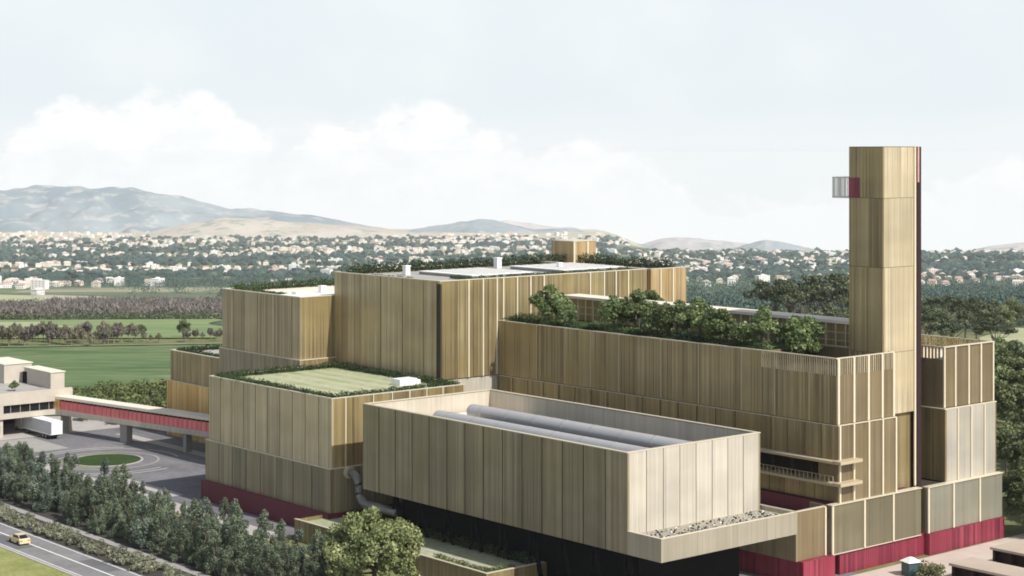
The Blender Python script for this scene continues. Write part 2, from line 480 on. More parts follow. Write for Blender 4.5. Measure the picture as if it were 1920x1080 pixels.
def zt(x, y):
    x = np.asarray(x, float); y = np.asarray(y, float)
    t = x / np.maximum(y, 300)
    s_ = np.clip((t - 0.045) / 0.05, 0, 1); s_ = s_ * s_ * (3 - 2 * s_)
    z = np.interp(y, YK, ZK) * (1 - s_) + np.interp(y, YK, ZK2) * s_
    amp = np.clip((y - 600) / 2500, 0, 1) * 9
    return z + amp * fbm(x, y, 1500, 3, 1)
def grid_mesh(name, xs_fn, ys, nx, zf, mat, kind='structure'):
    vs, fs = [], []
    for y in ys:
        xs = xs_fn(y)
        zz = zf(xs, np.full_like(xs, y))
        vs += [(float(a), float(y), float(b)) for a, b in zip(xs, zz)]
    for j in range(len(ys) - 1):
        for i in range(nx - 1):
            a = j * nx + i
            fs.append((a, a + 1, a + nx + 1, a + nx))
    me = bpy.data.meshes.new(name)
    me.from_pydata(vs, [], fs)
    me.materials.append(mat)
    me.polygons.foreach_set('use_smooth', [True] * len(fs))
    o = bpy.data.objects.new(name, me)
    col.objects.link(o)
    o['kind'] = kind
    return o
def groundmat():
    m, t = newmat('ground')
    co = t.n('ShaderNodeTexCoord').outputs['Object']
    y = t.n('ShaderNodeSeparateXYZ', {0: co}).outputs[1]
    a = t.noise(co, 0.15, 5, 0.6)
    near = t.mix(t.rng(a, 0.35, 0.65), (0.10, 0.115, 0.045), (0.20, 0.20, 0.09))
    b = t.noise(co, 0.0042, 6, 0.62)
    c = t.noise(t.scaled(co, (0.0012, 0.0030, 0)), 1.0, 4, 0.55)
    scrub = t.mix(t.rng(b, 0.38, 0.62), (0.045, 0.075, 0.045), (0.12, 0.145, 0.085))
    vor = t.n('ShaderNodeTexVoronoi', {'Vector': t.scaled(co, (0.004, 0.0028, 0)), 'Scale': 1.0}).outputs['Color']
    vs_ = t.n('ShaderNodeSeparateColor', {0: vor}).outputs[0]
    farm = t.mix(t.rng(vs_, 0, 1), (0.16, 0.20, 0.09), (0.36, 0.33, 0.22))
    far = t.mix(t.math('MULTIPLY', t.rng(c, 0.50, 0.60), 0.75), scrub, farm)
    town = t.mix(t.rng(b, 0.40, 0.60), (0.56, 0.49, 0.37), (0.30, 0.29, 0.20))
    far = t.mix(t.rng(y, 6500, 8200, 0, 0.9), far, town)
    cc = t.mix(t.rng(y, 600, 760), near, far)
    return finish(m, t, cc, 0.95, 0, a, 0.3, 0.2, 0.1)
ysg = np.concatenate([np.linspace(-400, 560, 13), np.geomspace(580, 17400, 190)])
NXG = 190
tt = np.linspace(-0.5, 0.5, NXG)
ground = grid_mesh('ground', lambda y: tt * (y + 900), ysg, NXG, zt, groundmat())

def field(name, corners, mat, off=0.25, n=24):
    """a field laid on the terrain; corners are picture points on the ground turned to plan"""
    P = [np.array(c, float) for c in corners]
    vs, fs = [], []
    for j in range(n + 1):
        for i in range(n + 1):
            a, b = i / n, j / n
            p = (P[0] * (1 - a) + P[1] * a) * (1 - b) + (P[3] * (1 - a) + P[2] * a) * b
            wv = 1 if 0 < i < n and 0 < j < n else 1
            x = p[0] + 4 * math.sin(p[1] * 0.03 + i) * (0 if 0 < i < n else 1)
            vs.append((x, p[1], float(zt(x, p[1])) + off))
    for j in range(n):
        for i in range(n):
            a = j * (n + 1) + i
            fs.append((a, a + 1, a + n + 2, a + n + 1))
    me = bpy.data.meshes.new(name)
    me.from_pydata(vs, [], fs)
    me.materials.append(mat)
    me.polygons.foreach_set('use_smooth', [True] * len(fs))
    o = bpy.data.objects.new(name, me)
    col.objects.link(o)
    o['kind'] = 'structure'
def XY(px, d):
    return ((px - 960) / 3306.0 * d, d)
field('field', [XY(-260, 398), XY(420, 402), XY(460, 556), XY(-300, 540)], M['field'])
field('field', [XY(-300, 570), XY(425, 585), XY(400, 985), XY(-300, 960)], M['field2'], 0.4)
field('field', [XY(-300, 1500), XY(90, 1500), XY(100, 1900), XY(-300, 2000)], M['field3'], 0.8)
field('field', [XY(85, 1650), XY(210, 1600), XY(200, 1850), XY(60, 1950)], M['tan_field'], 0.9)
field('field', [XY(1840, 430), XY(2200, 430), XY(2200, 700), XY(1870, 720)], M['field3'], 0.5)
field('field', [XY(1500, 4100), XY(1650, 4100), XY(1680, 4600), XY(1480, 4600)], M['field3'], 2.0)

field('farm_track', [XY(-300, 531), XY(425, 548), XY(428, 550.5), XY(-300, 533.2)], M['grass_dry'], 0.5)
field('field', [XY(-300, 700), XY(120, 730), XY(90, 860), XY(-300, 840)], M['field3'], 0.7)
# hills: heightfield mounds with a traced ridge line
def hillmat(name, a, b, c, s):
    m, t = newmat(name)
    co = t.n('ShaderNodeTexCoord').outputs['Object']
    n1_ = t.noise(co, s, 7, 0.62)
    n2_ = t.noise(t.scaled(co, (1, 1, 2.5)), s * 4.5, 6, 0.65)
    cc = t.mix(t.rng(n1_, 0.42, 0.60, smooth=True), a, b)
    cc = t.mix(t.rng(n2_, 0.52, 0.62, 0, 0.85, smooth=True), cc, c)
    return finish(m, t, cc, 1.0, 0, None, 0.3, 1.0, 0.0)
def hill(ridge, D, base, depth, mat, seed, rough=0.10, fine=400):
    px = np.array([r_[0] for r_ in ridge], float)
    py = np.array([r_[1] for r_ in ridge], float)
    n, nd = 180, 60
    ps = np.linspace(px[0], px[-1], n)
    zr = CAMZ - (np.interp(ps, px, py) - HOR) * D / 3306.0
    ker = np.array([1, 2, 3, 2, 1.]) / 9
    zr = np.convolve(np.pad(zr, 2, mode='edge'), ker, mode='valid')
    zb = CAMZ - (base - HOR) * D / 3306.0
    vs, fs = [], []
    for j in range(nd):
        q = -1 + 2 * j / (nd - 1)
        y = D + q * depth
        prof = (math.cos(q * math.pi) * 0.5 + 0.5) ** (0.8 if q < 0 else 1.0)
        x = (ps - 960) / 3306.0 * y
        h = (zr - zb) * prof
        nz = np.abs(fbm(x, np.full_like(x, y), fine * 3, 5, seed))
        h = h * (1 - rough * 3.2 * nz * (1 - prof ** 3)) + fbm(x, np.full_like(x, y), fine, 3, seed + 1) * (zr - zb) * rough * 0.35
        zz = zb + h - 60 * (1 - prof)
        vs += [(float(a), y, float(b)) for a, b in zip(x, zz)]
    for j in range(nd - 1):
        for i in range(n - 1):
            a = j * n + i
            fs.append((a, a + 1, a + n + 1, a + n))
    me = bpy.data.meshes.new('hill')
    me.from_pydata(vs, [], fs)
    me.materials.append(mat)
    me.polygons.foreach_set('use_smooth', [True] * len(fs))
    o = bpy.data.objects.new('hill', me)
    col.objects.link(o)
    o['kind'] = 'structure'
HB = hillmat('hazy_wooded_hill', (0.155, 0.205, 0.235), (0.25, 0.29, 0.31), (0.40, 0.385, 0.365), 0.0013)  # pale blue tint puts distance haze into the hill colour
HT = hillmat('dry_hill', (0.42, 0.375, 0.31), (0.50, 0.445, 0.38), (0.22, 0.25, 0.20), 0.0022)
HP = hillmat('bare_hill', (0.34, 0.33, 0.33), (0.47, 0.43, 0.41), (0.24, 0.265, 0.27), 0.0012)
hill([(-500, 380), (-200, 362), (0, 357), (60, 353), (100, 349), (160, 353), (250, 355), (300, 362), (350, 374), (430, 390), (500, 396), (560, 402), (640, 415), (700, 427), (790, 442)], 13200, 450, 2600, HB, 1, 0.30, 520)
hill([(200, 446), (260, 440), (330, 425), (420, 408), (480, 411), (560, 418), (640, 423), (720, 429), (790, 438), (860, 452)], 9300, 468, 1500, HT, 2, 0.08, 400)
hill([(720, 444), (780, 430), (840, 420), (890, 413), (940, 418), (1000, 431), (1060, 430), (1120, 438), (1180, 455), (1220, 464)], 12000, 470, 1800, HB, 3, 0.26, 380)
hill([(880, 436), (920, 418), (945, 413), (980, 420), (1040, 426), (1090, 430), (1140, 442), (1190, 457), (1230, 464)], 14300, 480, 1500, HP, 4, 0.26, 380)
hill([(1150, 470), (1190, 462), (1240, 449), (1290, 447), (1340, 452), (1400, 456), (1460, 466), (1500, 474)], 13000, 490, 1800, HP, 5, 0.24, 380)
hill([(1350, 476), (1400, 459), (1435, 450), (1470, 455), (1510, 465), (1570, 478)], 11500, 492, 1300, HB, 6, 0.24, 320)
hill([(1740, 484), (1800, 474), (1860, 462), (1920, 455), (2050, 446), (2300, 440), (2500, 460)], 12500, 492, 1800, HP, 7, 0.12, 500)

# ------------------------------------------------------------------ roads and paving
def strip(name, u0, u1, v0, v1, z, mat):
    m = MB()
    m.box(u0, u1, v0, v1, z - 0.25, z)
    return m.build(name, mat, None, W((u0 + u1) / 2, (v0 + v1) / 2, 0), 'structure')
strip('road', -420, -120, 114.6, 121.9, 0.03, M['road'])
strip('road_marking', -420, -120, 118.45, 118.68, 0.036, M['paint'])
strip('road_edge_line', -420, -120, 115.05, 115.2, 0.036, M['paint'])
strip('road_edge_line', -420, -120, 121.4, 121.55, 0.036, M['paint'])
strip('kerb', -420, -120, 114.1, 114.59, 0.13, M['paving'])
strip('verge', -420, -120, 60, 114.08, 0.05, M['grass_lime'])
strip('soil_bed', -420, -172, 122.0, 146.0, 0.03, M['soil'])
strip('service_track', -420, -205, 127.6, 129.0, 0.04, M['concrete_d'])
strip('plaza', -348, -200, 151.8, 206, 0.035, M['asphalt'])
strip('footpath', -348, -232, 147.5, 151.6, 0.05, M['paving'])
strip('dry_grass_strip', -420, -270, 206.2, 240, 0.04, M['grass_dry'])
strip('yard', -420, -348.2, 120, 206, 0.03, M['paving'])
strip('forecourt', -159, -60, 120, 262, 0.03, M['pink_paving'])
strip('yard', -199.8, -159.2, 120, 200, 0.028, M['asphalt'])
def ring(name, cx, cy, r0, r1, z, mat, a0=0, a1=360, n=72, th=0.12):
    m = MB()
    for i in range(n):
        a, b = R(a0 + (a1 - a0) * i / n), R(a0 + (a1 - a0) * (i + 1) / n)
        p = [(cx + r_ * math.cos(t_), cy + r_ * math.sin(t_)) for r_, t_ in ((r0, a), (r1, a), (r1, b), (r0, b))]
        m.hexa([(*q, z - th) for q in p] + [(*q, z) for q in p])
    return m.build(name, mat, None, (cx, cy, 0), 'structure')
IC = ground_at(200, 864)
ring('traffic_island', *IC, 0.0, 6.5, 0.22, M['grass_dark'])
ring('kerb', *IC, 6.52, 7.0, 0.17, M['paving'])
ring('paved_ring', *IC, 7.02, 8.6, 0.042, M['grass_dry'], 90, 270)
ring('paved_ring', *IC, 9.7, 10.1, 0.042, M['concrete_d'])
ring('paved_ring', *IC, 13.5, 13.9, 0.043, M['paving'], 20, 330)
ring('paved_ring', *IC, 15.2, 15.7, 0.041, M['paving'], 90, 330)
ring('tyre_track', *IC, 10.7, 11.1, 0.0405, M['track'], 100, 320)
ring('tyre_track', *IC, 12.3, 12.7, 0.0405, M['track'], 80, 335)
for q in (172.4, 174.3, 183.2, 185.0):
    strip('tyre_track', -346, -285, q, q + .4, 0.0395, M['track'])
for a_, b_, c_, d_ in ((-262, -251, 115.4, 118.2), (-238, -229, 118.9, 121.3), (-291, -284, 119.0, 121.2), (-215, -196, 115.5, 118.0)):
    strip('road_patch', a_, b_, c_, d_, 0.034, M['track'])
strip('plaza_strip', -292, -272, 153.4, 156.0, 0.06, M['paving'])  # pale strip painting a sunlit stripe on the plaza
strip('plaza_strip', -340, -300, 178.5, 181, 0.055, M['paving'])
strip('plaza_strip', -330, -296, 190, 196, 0.055, M['grass_dark'])
strip('plaza_strip', -347, -330, 153, 163, 0.052, M['concrete_d'])

# ------------------------------------------------------------------ the plant
# front left block
r = thing('industrial_building', W(-247, 170, 0), 'champagne clad block with crimson base and lawn roof beside the grove', 'building')
plinth(r, -266.5, -227.9, 156.2, 183.6, 0, 3.5, 'red_shaded')
tier(r, -266.0, -228.1, 156.75, 183.8, 3.5, 10.35, 'olive', 'olive', [-266.0, -261.5, -257.2, -252.8, -248.4, -243.5, -238.6, -233.4, -228.1], 5, 0.17, 0.1)
tier(r, -265.5, -228.4, 157.2, 184.0, 10.5, 21.3, 'pale_gold', 'bronze', 10, 7, 0.21, 0.12, fins=[v_at(p, -228.4) for p in (648, 700, 735, 768, 800, 830)], top=True, finw=0.2, finp=0.1)  # bronze on the side: shade on that face put into the colour
FRONT_LEFT = r

# tall block behind
r = thing('industrial_building', W(-251, 213, 0), 'tallest wide champagne block with hedged roof and white roof panels', 'building')
plinth(r, -266.7, -235.8, 184.5, 243, 0, 21.2, 'cream')
hf = [v_at(p, -235.6) for p in (878, 905, 931, 943, 969, 994, 1019, 1106, 1132, 1154, 1177)]
tier(r, -266.9, -235.6, 184.3, v_at(1213, -235.6), 21.3, 38.0, 'champagne', 'bronze', [-266.9, -264.5, -258.9, -252.6, -246.2, -240.1, -236.5, -235.6], 14, 0.19, 0.08, fins=hf, top=True, finw=0.28)
d = MB()
d.box(-236.35, -235.45, 184.24, 184.6, 21.3, 37.6)
d.build('corner_shade', M['seam'], r)  # dark strip on the corner, painting the shadow of a slit
tier(r, -266.9, -234.6, v_at(1213, -235.6) + 0.06, 243.1, 21.3, 38.0, 'soft_gold', 'soft_gold', 6, 4, 0.1, 0.08, fins=[v_at(p, -234.6) for p in (1238, 1261)], top=True, finw=0.3)
TALL = r

# rear left block
r = thing('industrial_building', W(-280, 190, 0), 'mid height champagne block between tall block and green field', 'building')
tier(r, -294.4, -266.5, 176.5, 205.0, 0, 22.4, 'olive', 'bronze', 7, 4, 0.1)
tier(r, -293.8, -267.0, 176.9, 204.6, 22.55, 33.7, 'champagne', 'bronze', [-293.8, -289.8, -286, -281.3, -275.4, -269.8, -267.0], 4, 0.18, 0.08, top=True, roofmat='roof_cream')
REAR_LEFT = r

# small far left block
r = thing('industrial_building', W(-313, 197, 0), 'small low block with orange gold lower storey behind the footbridge', 'building')
u0 = u_at(320, 187.3)
tier(r, u0 - 0.7, -294.5, 186.8, 206.0, 0, 11.6, 'gold', 'gold', 9, 4, 0.1)
tier(r, u0, -294.5, 187.3, 205.6, 11.75, 17.9, 'bronze', 'bronze', 9, 4, 0.1, top=True)
SMALL = r
SMALL_U0 = u0

# trough block
r = thing('industrial_building', W(-191, 170, 0), 'open topped grey gold block raised over dark void holding two pipes', 'building')
TU0, TU1, TV0, TV1 = -221.0, -162.8, 157.9, 183.3
a = MB(); e = spans(TU0, TU1, 14)
clad_a(a, TU0, TU1, TV0, 8.3, 21.3, e, 0.23)
a.build('front_cladding', M['olive'], r)
a = MB()
clad_a(a, TU0, TU1, TV1, 8.3, 21.3, 12, 0.1, back=True)
a.build('rear_cladding', M['olive'], r)
b = MB()
clad_b(b, TU1, TV0 + TH + .004, TV1 - TH - .004, 8.3, 21.3, 8, 0.12)
b.build('side_cladding', M['cream'], r)  # end lighter than the front: sunlight put into the colour
b = MB()
clad_b(b, TU0, TV0 + TH + .004, TV1 - TH - .004, 8.3, 21.3, 6, 0.1, left=True)
b.build('side_cladding', M['champagne'], r)
c = MB()
c.box(TU0 + TH - .02, TU1 - TH + .02, TV0 + TH - .02, TV1 - TH + .02, 8.32, 18.1)
c.build('wall', M['seam'], r)
ft = MB()
ft.box(TU0 + TH + .6, TU1 - TH - .6, TV0 + TH + .6, TV1 - TH - .6, 18.12, 18.3)
ft.build('roof', M['roof_cream'], r)
ip = MB()
ip.box(TU0 + TH + .003, TU1 - TH - .003, TV0 + TH + .003, TV0 + TH + .15, 18.13, 21.2)
ip.box(TU0 + TH + .003, TU1 - TH - .003, TV1 - TH - .15, TV1 - TH - .003, 18.13, 21.2)
ip.box(TU0 + TH + .003, TU0 + TH + .15, TV0 + TH + .16, TV1 - TH - .16, 18.13, 21.2)
ip.box(TU1 - TH - .15, TU1 - TH - .003, TV0 + TH + .16, TV1 - TH - .16, 18.13, 21.2)
ip.build('parapet', M['inner_wall'], r)
dk = MB(); dk.box(-210.5, TU1 - TH - .7, TV0 + TH + .7, TV1 - TH - .7, 18.303, 18.36); dk.build('shade_sheet', M['shade_sheet'], r)  # dark sheet added where only the tubes' shadow falls on the floor
c = MB()
k = 0.05
c.box(TU0 - k, TU1 + k, TV0 - k, TV0 + .5, 21.31, 21.42)
c.box(TU0 - k, TU1 + k, TV1 - .5, TV1 + k, 21.31, 21.42)
c.box(TU0 - k, TU0 + .5, TV0 + .53, TV1 - .53, 21.31, 21.42)
c.box(TU1 - .5, TU1 + k, TV0 + .53, TV1 - .53, 21.31, 21.42)
c.build('coping', M['coping'], r)
# planter ledge at the bright end
LU1 = -156.7
pl = MB()
pl.box(TU1 + .003, LU1, TV0, TV0 + .3, 8.3, 11.25)
pl.box(LU1 - .3, LU1, TV0 + .303, 183.5, 8.3, 11.25)
pl.box(TU1 + .003, LU1, 183.503, 183.8, 8.3, 11.25)
pl.box(TU1 + .003, LU1 - .303, TV0 + .303, 183.5, 8.31, 10.75)
pl.build('planter', M['lip'], r)
c = MB()
c.box(TU1 + .006, LU1 + .04, TV0 - .04, TV0 + .34, 11.254, 11.34)
c.box(LU1 - .34, LU1 + .04, TV0 + .343, 183.46, 11.254, 11.34)
c.build('coping', M['coping'], r)
c = MB()
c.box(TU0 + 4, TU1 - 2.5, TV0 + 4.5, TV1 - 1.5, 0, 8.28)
c.build('undercroft', M['dark'], r)  # near-black block: the shade of the void is put into its colour
for i in range(9):
    u = TU0 + 4 + i * 6.3
    s = MB()
    s.tube([W(u, TV0 + 2.5, 0), W(u + 1.6, TV0 + 2.0, 8.3)], 0.32, seg=8)
    s.tube([W(u + 3.4, TV0 + 2.5, 0), W(u + 1.8, TV0 + 2.0, 8.3)], 0.32, seg=8)
    s.build('strut', M['dark'], r)
TROUGH = r
# the two big tubes lying in the trough
for v, us, lab, rad in ((173.4, -213.8, 'long grey steel tube lying in trough nearer the back wall', 1.15), (165.3, -212.0, 'long grey steel tube lying in trough nearer the front wall', 1.15)):
    t_ = thing('roof_duct', W(us, v, 18.3), lab, 'duct', 'steel tubes lying in the open trough')
    m = MB()
    z = 18.42 + rad
    pts = [(us, v), (us + 0.25, v), (us + 0.7, v), (TU1 - 1.6, v)]
    m.tube([W(*p, z) for p in pts], [rad * 0.8, rad * 0.95, rad, rad], seg=28)
    m.build('tube', M['tube'], t_)
    for q in spans(us + 4, TU1 - 3, 6):
        m = MB()
        m.box(q - 0.25, q + 0.25, v - 0.9, v + 0.9, 18.365, 18.75)
        m.build('saddle', M['concrete_d'], t_)
    m = MB()
    for q in spans(us + 3.5, TU1 - 4, 7):
        m.tube([W(q - 0.12, v, z), W(q + 0.12, v, z)], rad + 0.03, seg=28)
    m.build('joint_band', M['steel'], t_)
# elbow duct between the two front blocks
t_ = thing('elbow_duct', W(-224.5, 159.8, 8), 'grey steel elbow pipe linking lawn roof block and raised trough block', 'duct')
m = MB()
pts = []
for a_ in range(0, 95, 10):
    pts.append(W(-228.0 + 0.6 + 2.2 * math.sin(R(a_)), 160.2, 9.6 - 2.2 + 2.2 * math.cos(R(a_))))
for a_ in range(10, 95, 10):
    pts.append(W(-225.2 + 2.2 - 2.2 * math.cos(R(a_)), 160.2, 7.2 - 2.0 * math.sin(R(a_))))
pts.append(W(-215, 160.2, 5.2))
m.tube(pts, 0.68, seg=18)
m.build('pipe', M['duct'], t_)
m = MB()
m.tube([W(-228.05, 160.2, 9.6), W(-227.75, 160.2, 9.6)], 1.0, seg=18)
m.build('flange', M['coping'], t_)

# long block with roof trees
r = thing('industrial_building', W(-198, 205, 0), 'long bronze clad block with trees along its roof behind the trough', 'building')
MU0, MU1, MV0, MV1 = -235.5, -160.7, 197.1, 210.1
WELL = u_at(1425, MV0)
pl_v0, pl_v1 = v_at(1559, -160.0), v_at(1727, -160.0)
p = MB(); p.box(-235.4, -160.3, 197.3, 222, 0, 3.3); p.build('plinth', M['red'], r)
p = MB(); p.box(-235.4, -160.9, 196.4, 214.5, 3.3, 10.1); p.build('wall', M['red_shaded'], r)
b = MB()
clad_b(b, -160.0, pl_v0, pl_v1, 3.25, 10.1, [pl_v0, v_at(1620, -160), v_at(1674, -160), pl_v1], 0.02)
b.box(-164.0, -160.36, pl_v0, pl_v0 + .3, 3.25, 10.1)
b.build('side_cladding', M['dark_gold'], r)
for q in (pl_v0 + .15, v_at(1620, -160), v_at(1674, -160)):
    f = MB(); f.box(-159.997, -159.8, q - .17, q + .17, 3.3, 10.05); f.build('fin', M['fin'], r)
c = MB(); c.box(-160.9, -159.8, pl_v0 - .05, pl_v1, 10.105, 10.22); c.box(-160.9, -159.95, pl_v0, pl_v1, 3.12, 3.24); c.build('coping', M['coping'], r)
# middle tier, with a recessed loggia near its right end
z0, z1 = 10.25, 21.1
ln0 = u_at(1425, MV0) - 1.0
ln1 = u_at(1556, MV0)
core = MB()
core.box(MU0, MU1 + .1, MV0 + 2.6, MV1 + .2, z0, z1)
core.box(MU0, ln0 - .1, MV0 + .32, MV0 + 2.59, z0, z1)
core.box(ln0 - .09, MU1 + .1, MV0 + .32, MV0 + 2.59, 16.4, z1)
core.build('wall', M['seam'], r)
a = MB()
clad_a(a, MU0, ln0, MV0, z0, z1, 15, 0.22)
clad_a(a, ln0 + .02, MU1 + .3, MV0, 16.2, z1, 5, 0.12)
clad_a(a, ln0 + .02, MU1 - 1.2, MV0, z0, 12.6, 5, 0.1)
a.build('front_cladding', M['bronze'], r)
mf = [v_at(q, -160.4) for q in (1600, 1628, 1654)]
me_ = v_at(1680, -160.4)
b = MB()
clad_b(b, -160.4, MV0 + TH + .004, me_, z0, z1, [MV0 + TH] + mf + [me_], 0.02)
b.box(MU1 - 3.3, -160.45, MV0 + .005, MV0 + TH, z0, 16.15)
b.build('side_cladding', M['brown_mesh'], r)
for q in [MV0 + .25] + mf + [me_ - .15]:
    f = MB(); f.box(-160.397, -160.18, q - .16, q + .16, z0, z1); f.build('fin', M['fin'], r)
c = MB(); c.box(MU0, -160.3, MV0 - .06, MV0 + .3, z1 + .004, z1 + .1); c.box(-160.8, -160.25, MV0 + .303, me_ + .1, z1 + .004, z1 + .1); c.build('coping', M['coping'], r)
for zz in (12.9, 16.0):
    lg = MB()
    lg.box(ln0 + .1, -160.0, MV0 - 1.3, MV0 + 2.5, zz - .12, zz + .24)
    lg.box(-160.35, -158.9, MV0 - 1.3, v_at(1606, -160.0), zz - .1, zz + .34)
    lg.build('balcony_slab', M['fin_dull'], r)
rl = MB()
for q in spans(ln0 + .4, -160.4, 20):
    rl.box(q - .03, q + .03, MV0 - 1.2, MV0 - 1.14, 13.15, 14.1)
rl.box(ln0 + .4, -160.4, MV0 - 1.2, MV0 - 1.14, 14.1, 14.16)
rl.build('railing', M['fin_dull'], r)
for q in spans(ln0 + 3, ln1, 3):
    st_ = MB()
    st_.box(q - .2, q + .2, MV0 + .4, MV0 + .8, 13.15, 15.86)
    st_.build('column', M['seam'], r)
# upper tier
z0, z1 = 21.3, 30.6
core = MB()
core.box(MU0, WELL, MV0 + .32, MV1 - .32, z0, z1 - .6)
core.box(WELL + .002, MU1 - .32, MV0 + .32, MV1 - .32, z0, 28.0)
core.box(MU0, -168.6, MV1 - .318, 222, z0, z1 - .62)
core.build('wall', M['seam'], r)
a = MB()
mfa = [u_at(q, MV0) for q in (1007, 1060, 1108, 1161, 1240, 1310, 1391)]
clad_a(a, MU0, WELL, MV0, z0, z1, [MU0] + mfa + [WELL], 0.06)
clad_a(a, WELL + .02, MU1, MV0, z0, 28.2, [WELL + .02, u_at(1453, MV0), u_at(1518, MV0), MU1], 0.04)
a.build('front_cladding', M['bronze'], r)
a = MB(); clad_a(a, MU0, -168.6, 222, z0, z1, 8, .1, back=True); a.build('rear_cladding', M['bronze'], r)
for q in mfa + [u_at(1453, MV0), u_at(1518, MV0)]:
    f = MB(); f.box(q - .07, q + .07, MV0 - .10, MV0 - .002, z0 + .05, z1 if q < WELL else 28.2); f.build('fin', M['fin_dull'], r)
b = MB()
uf = [v_at(q, MU1) for q in (1600, 1627, 1653)]
clad_b(b, MU1, MV0 + TH + .004, MV1, z0, 28.2, [MV0 + TH] + uf + [MV1], 0.02)
b.build('side_cladding', M['brown_mesh'], r)
for q in [MV0 + .28] + uf + [MV1 - .15]:
    f = MB(); f.box(MU1 + .003, MU1 + .22, q - .2, q + .2, z0, z1); f.build('fin', M['fin'], r)
lv = MB()
for q in np.arange(WELL + .2, MU1 - .1, .42):
    lv.box(q - .07, q + .07, MV0 + .02, MV0 + .2, 28.21, z1 - .02)
for q in np.arange(MV0 + .4, MV1, .42):
    lv.box(MU1 - .2, MU1 - .02, q - .07, q + .07, 28.21, z1 - .02)
lv.build('louvre_screen', M['pale_gold'], r)
lv = MB()
for q in np.arange(WELL + .2, -168.5, .3):
    lv.box(q - .09, q + .09, MV1 - .2, MV1 - .02, 28.21, z1 - .02)
lv.build('louvre_screen', M['pale_gold'], r)
wb = MB(); wb.box(WELL - .3, WELL, MV0 + TH + .01, MV1 - .35, 28.01, z1 - .1); wb.box(WELL + .1, MU1 - .4, MV1 - .33, MV1 - .22, 28.01, z1 - .1); wb.build('screen_backing', M['brown_mesh'], r)
rf = MB()
rf.box(MU0 + .01, WELL - .31, MV0 + TH + .003, 221.6, z1 - .6 + .004, z1 - .45)
rf.build('roof', M['grass_dark'], r)
rf = MB(); rf.box(WELL + .01, MU1 - .35, MV0 + TH + .003, MV1 - .35, 28.004, 28.1); rf.build('roof', M['seam'], r)
c = MB()
c.box(MU0, MU1 + .05, MV0 - .04, MV0 + .3, z1 + .004, z1 + .13)
c.box(MU1 - .3, MU1 + .05, MV0 + .303, MV1, z1 + .004, z1 + .13)
c.box(WELL, MU1 + .05, MV1 + .003, MV1 + .2, z1 + .004, z1 + .13)
c.build('coping', M['coping'], r)
LONG = r

# low block beside the planter
r = thing('industrial_building', W(-180, 191, 0), 'low bronze block on crimson base touching the planter ledge', 'building')
sv0, sv1 = 188.0, v_at(1548, -160.4)
p = MB(); p.box(-205, -159.6, 188.6, 195.4, 0, 3.2); p.build('plinth', M['red'], r)
a = MB()
clad_a(a, -205, -160.4, sv0, 3.25, 10.1, 12, .12)
a.build('front_cladding', M['olive'], r)
b = MB(); b.box(-160.8, -160.4, sv0 + TH + .004, sv1, 3.25, 10.1); b.build('side_cladding', M['brown_mesh'], r)
core = MB(); core.box(-204.9, -160.82, sv0 + TH - .02, 195.0, 3.25, 8.0); core.build('roof', M['roof_grey'], r)
c = MB(); c.box(-205, -160.35, sv0 - .04, sv0 + .4, 10.105, 10.2); c.box(-160.85, -160.35, sv0 + .403, sv1, 10.105, 10.2); c.build('coping', M['coping'], r)
f = MB(); f.box(-160.397, -160.22, sv1 - .3, sv1, 3.3, 10.08); f.build('fin', M['fin'], r)
LOW = r

# tower
r = thing('tower', W(-165, 212.6, 0), 'tall slim gold clad chimney tower with crimson niche', 'tower')
tv0, tv1 = v_at(1655, -161.7), v_at(1716, -161.7)
tu0 = u_at(1592, tv0)
zt_ = 60.75
zj = [21.3, 30.4, 43.0, 53.2, zt_]
core = MB(); core.box(tu0 + .1, -161.8, tv0 + .1, tv1 - .1, 21.3, zt_ - .3); core.build('wall', M['seam'], r)
for i in range(4):
    a = MB()
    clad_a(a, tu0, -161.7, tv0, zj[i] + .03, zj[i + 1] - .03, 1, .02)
    a.build('front_cladding', M['bronze'], r)  # front darker than the sunny side: shade put into the colour
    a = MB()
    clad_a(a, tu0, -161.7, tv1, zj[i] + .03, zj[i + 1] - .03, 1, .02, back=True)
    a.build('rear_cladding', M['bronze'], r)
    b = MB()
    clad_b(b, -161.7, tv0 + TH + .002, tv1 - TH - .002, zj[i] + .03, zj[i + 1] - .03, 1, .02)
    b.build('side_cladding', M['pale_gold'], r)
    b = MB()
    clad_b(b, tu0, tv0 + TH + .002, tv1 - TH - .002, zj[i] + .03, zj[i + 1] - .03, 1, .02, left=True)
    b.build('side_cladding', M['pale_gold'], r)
b = MB(); b.box(tu0, -162.3, tv0 + .3, tv1 - .2, 0, 21.28); b.build('base', M['bronze'], r)
c = MB(); c.box(tu0 + .02, -161.72, tv0 + .02, tv1 - .02, zt_ - .028, zt_ + .06); c.build('roof', M['seam'], r)
f = MB(); f.box(-161.697, -161.5, tv1 - .4, tv1 - .02, 10.2, zt_); f.build('fin', M['fin'], r)
n_ = MB(); n_.box(tu0 - .06, tu0 + 2.0, tv0 - .06, tv0 - .003, 53.25, 56.2); n_.build('niche', M['red'], r)
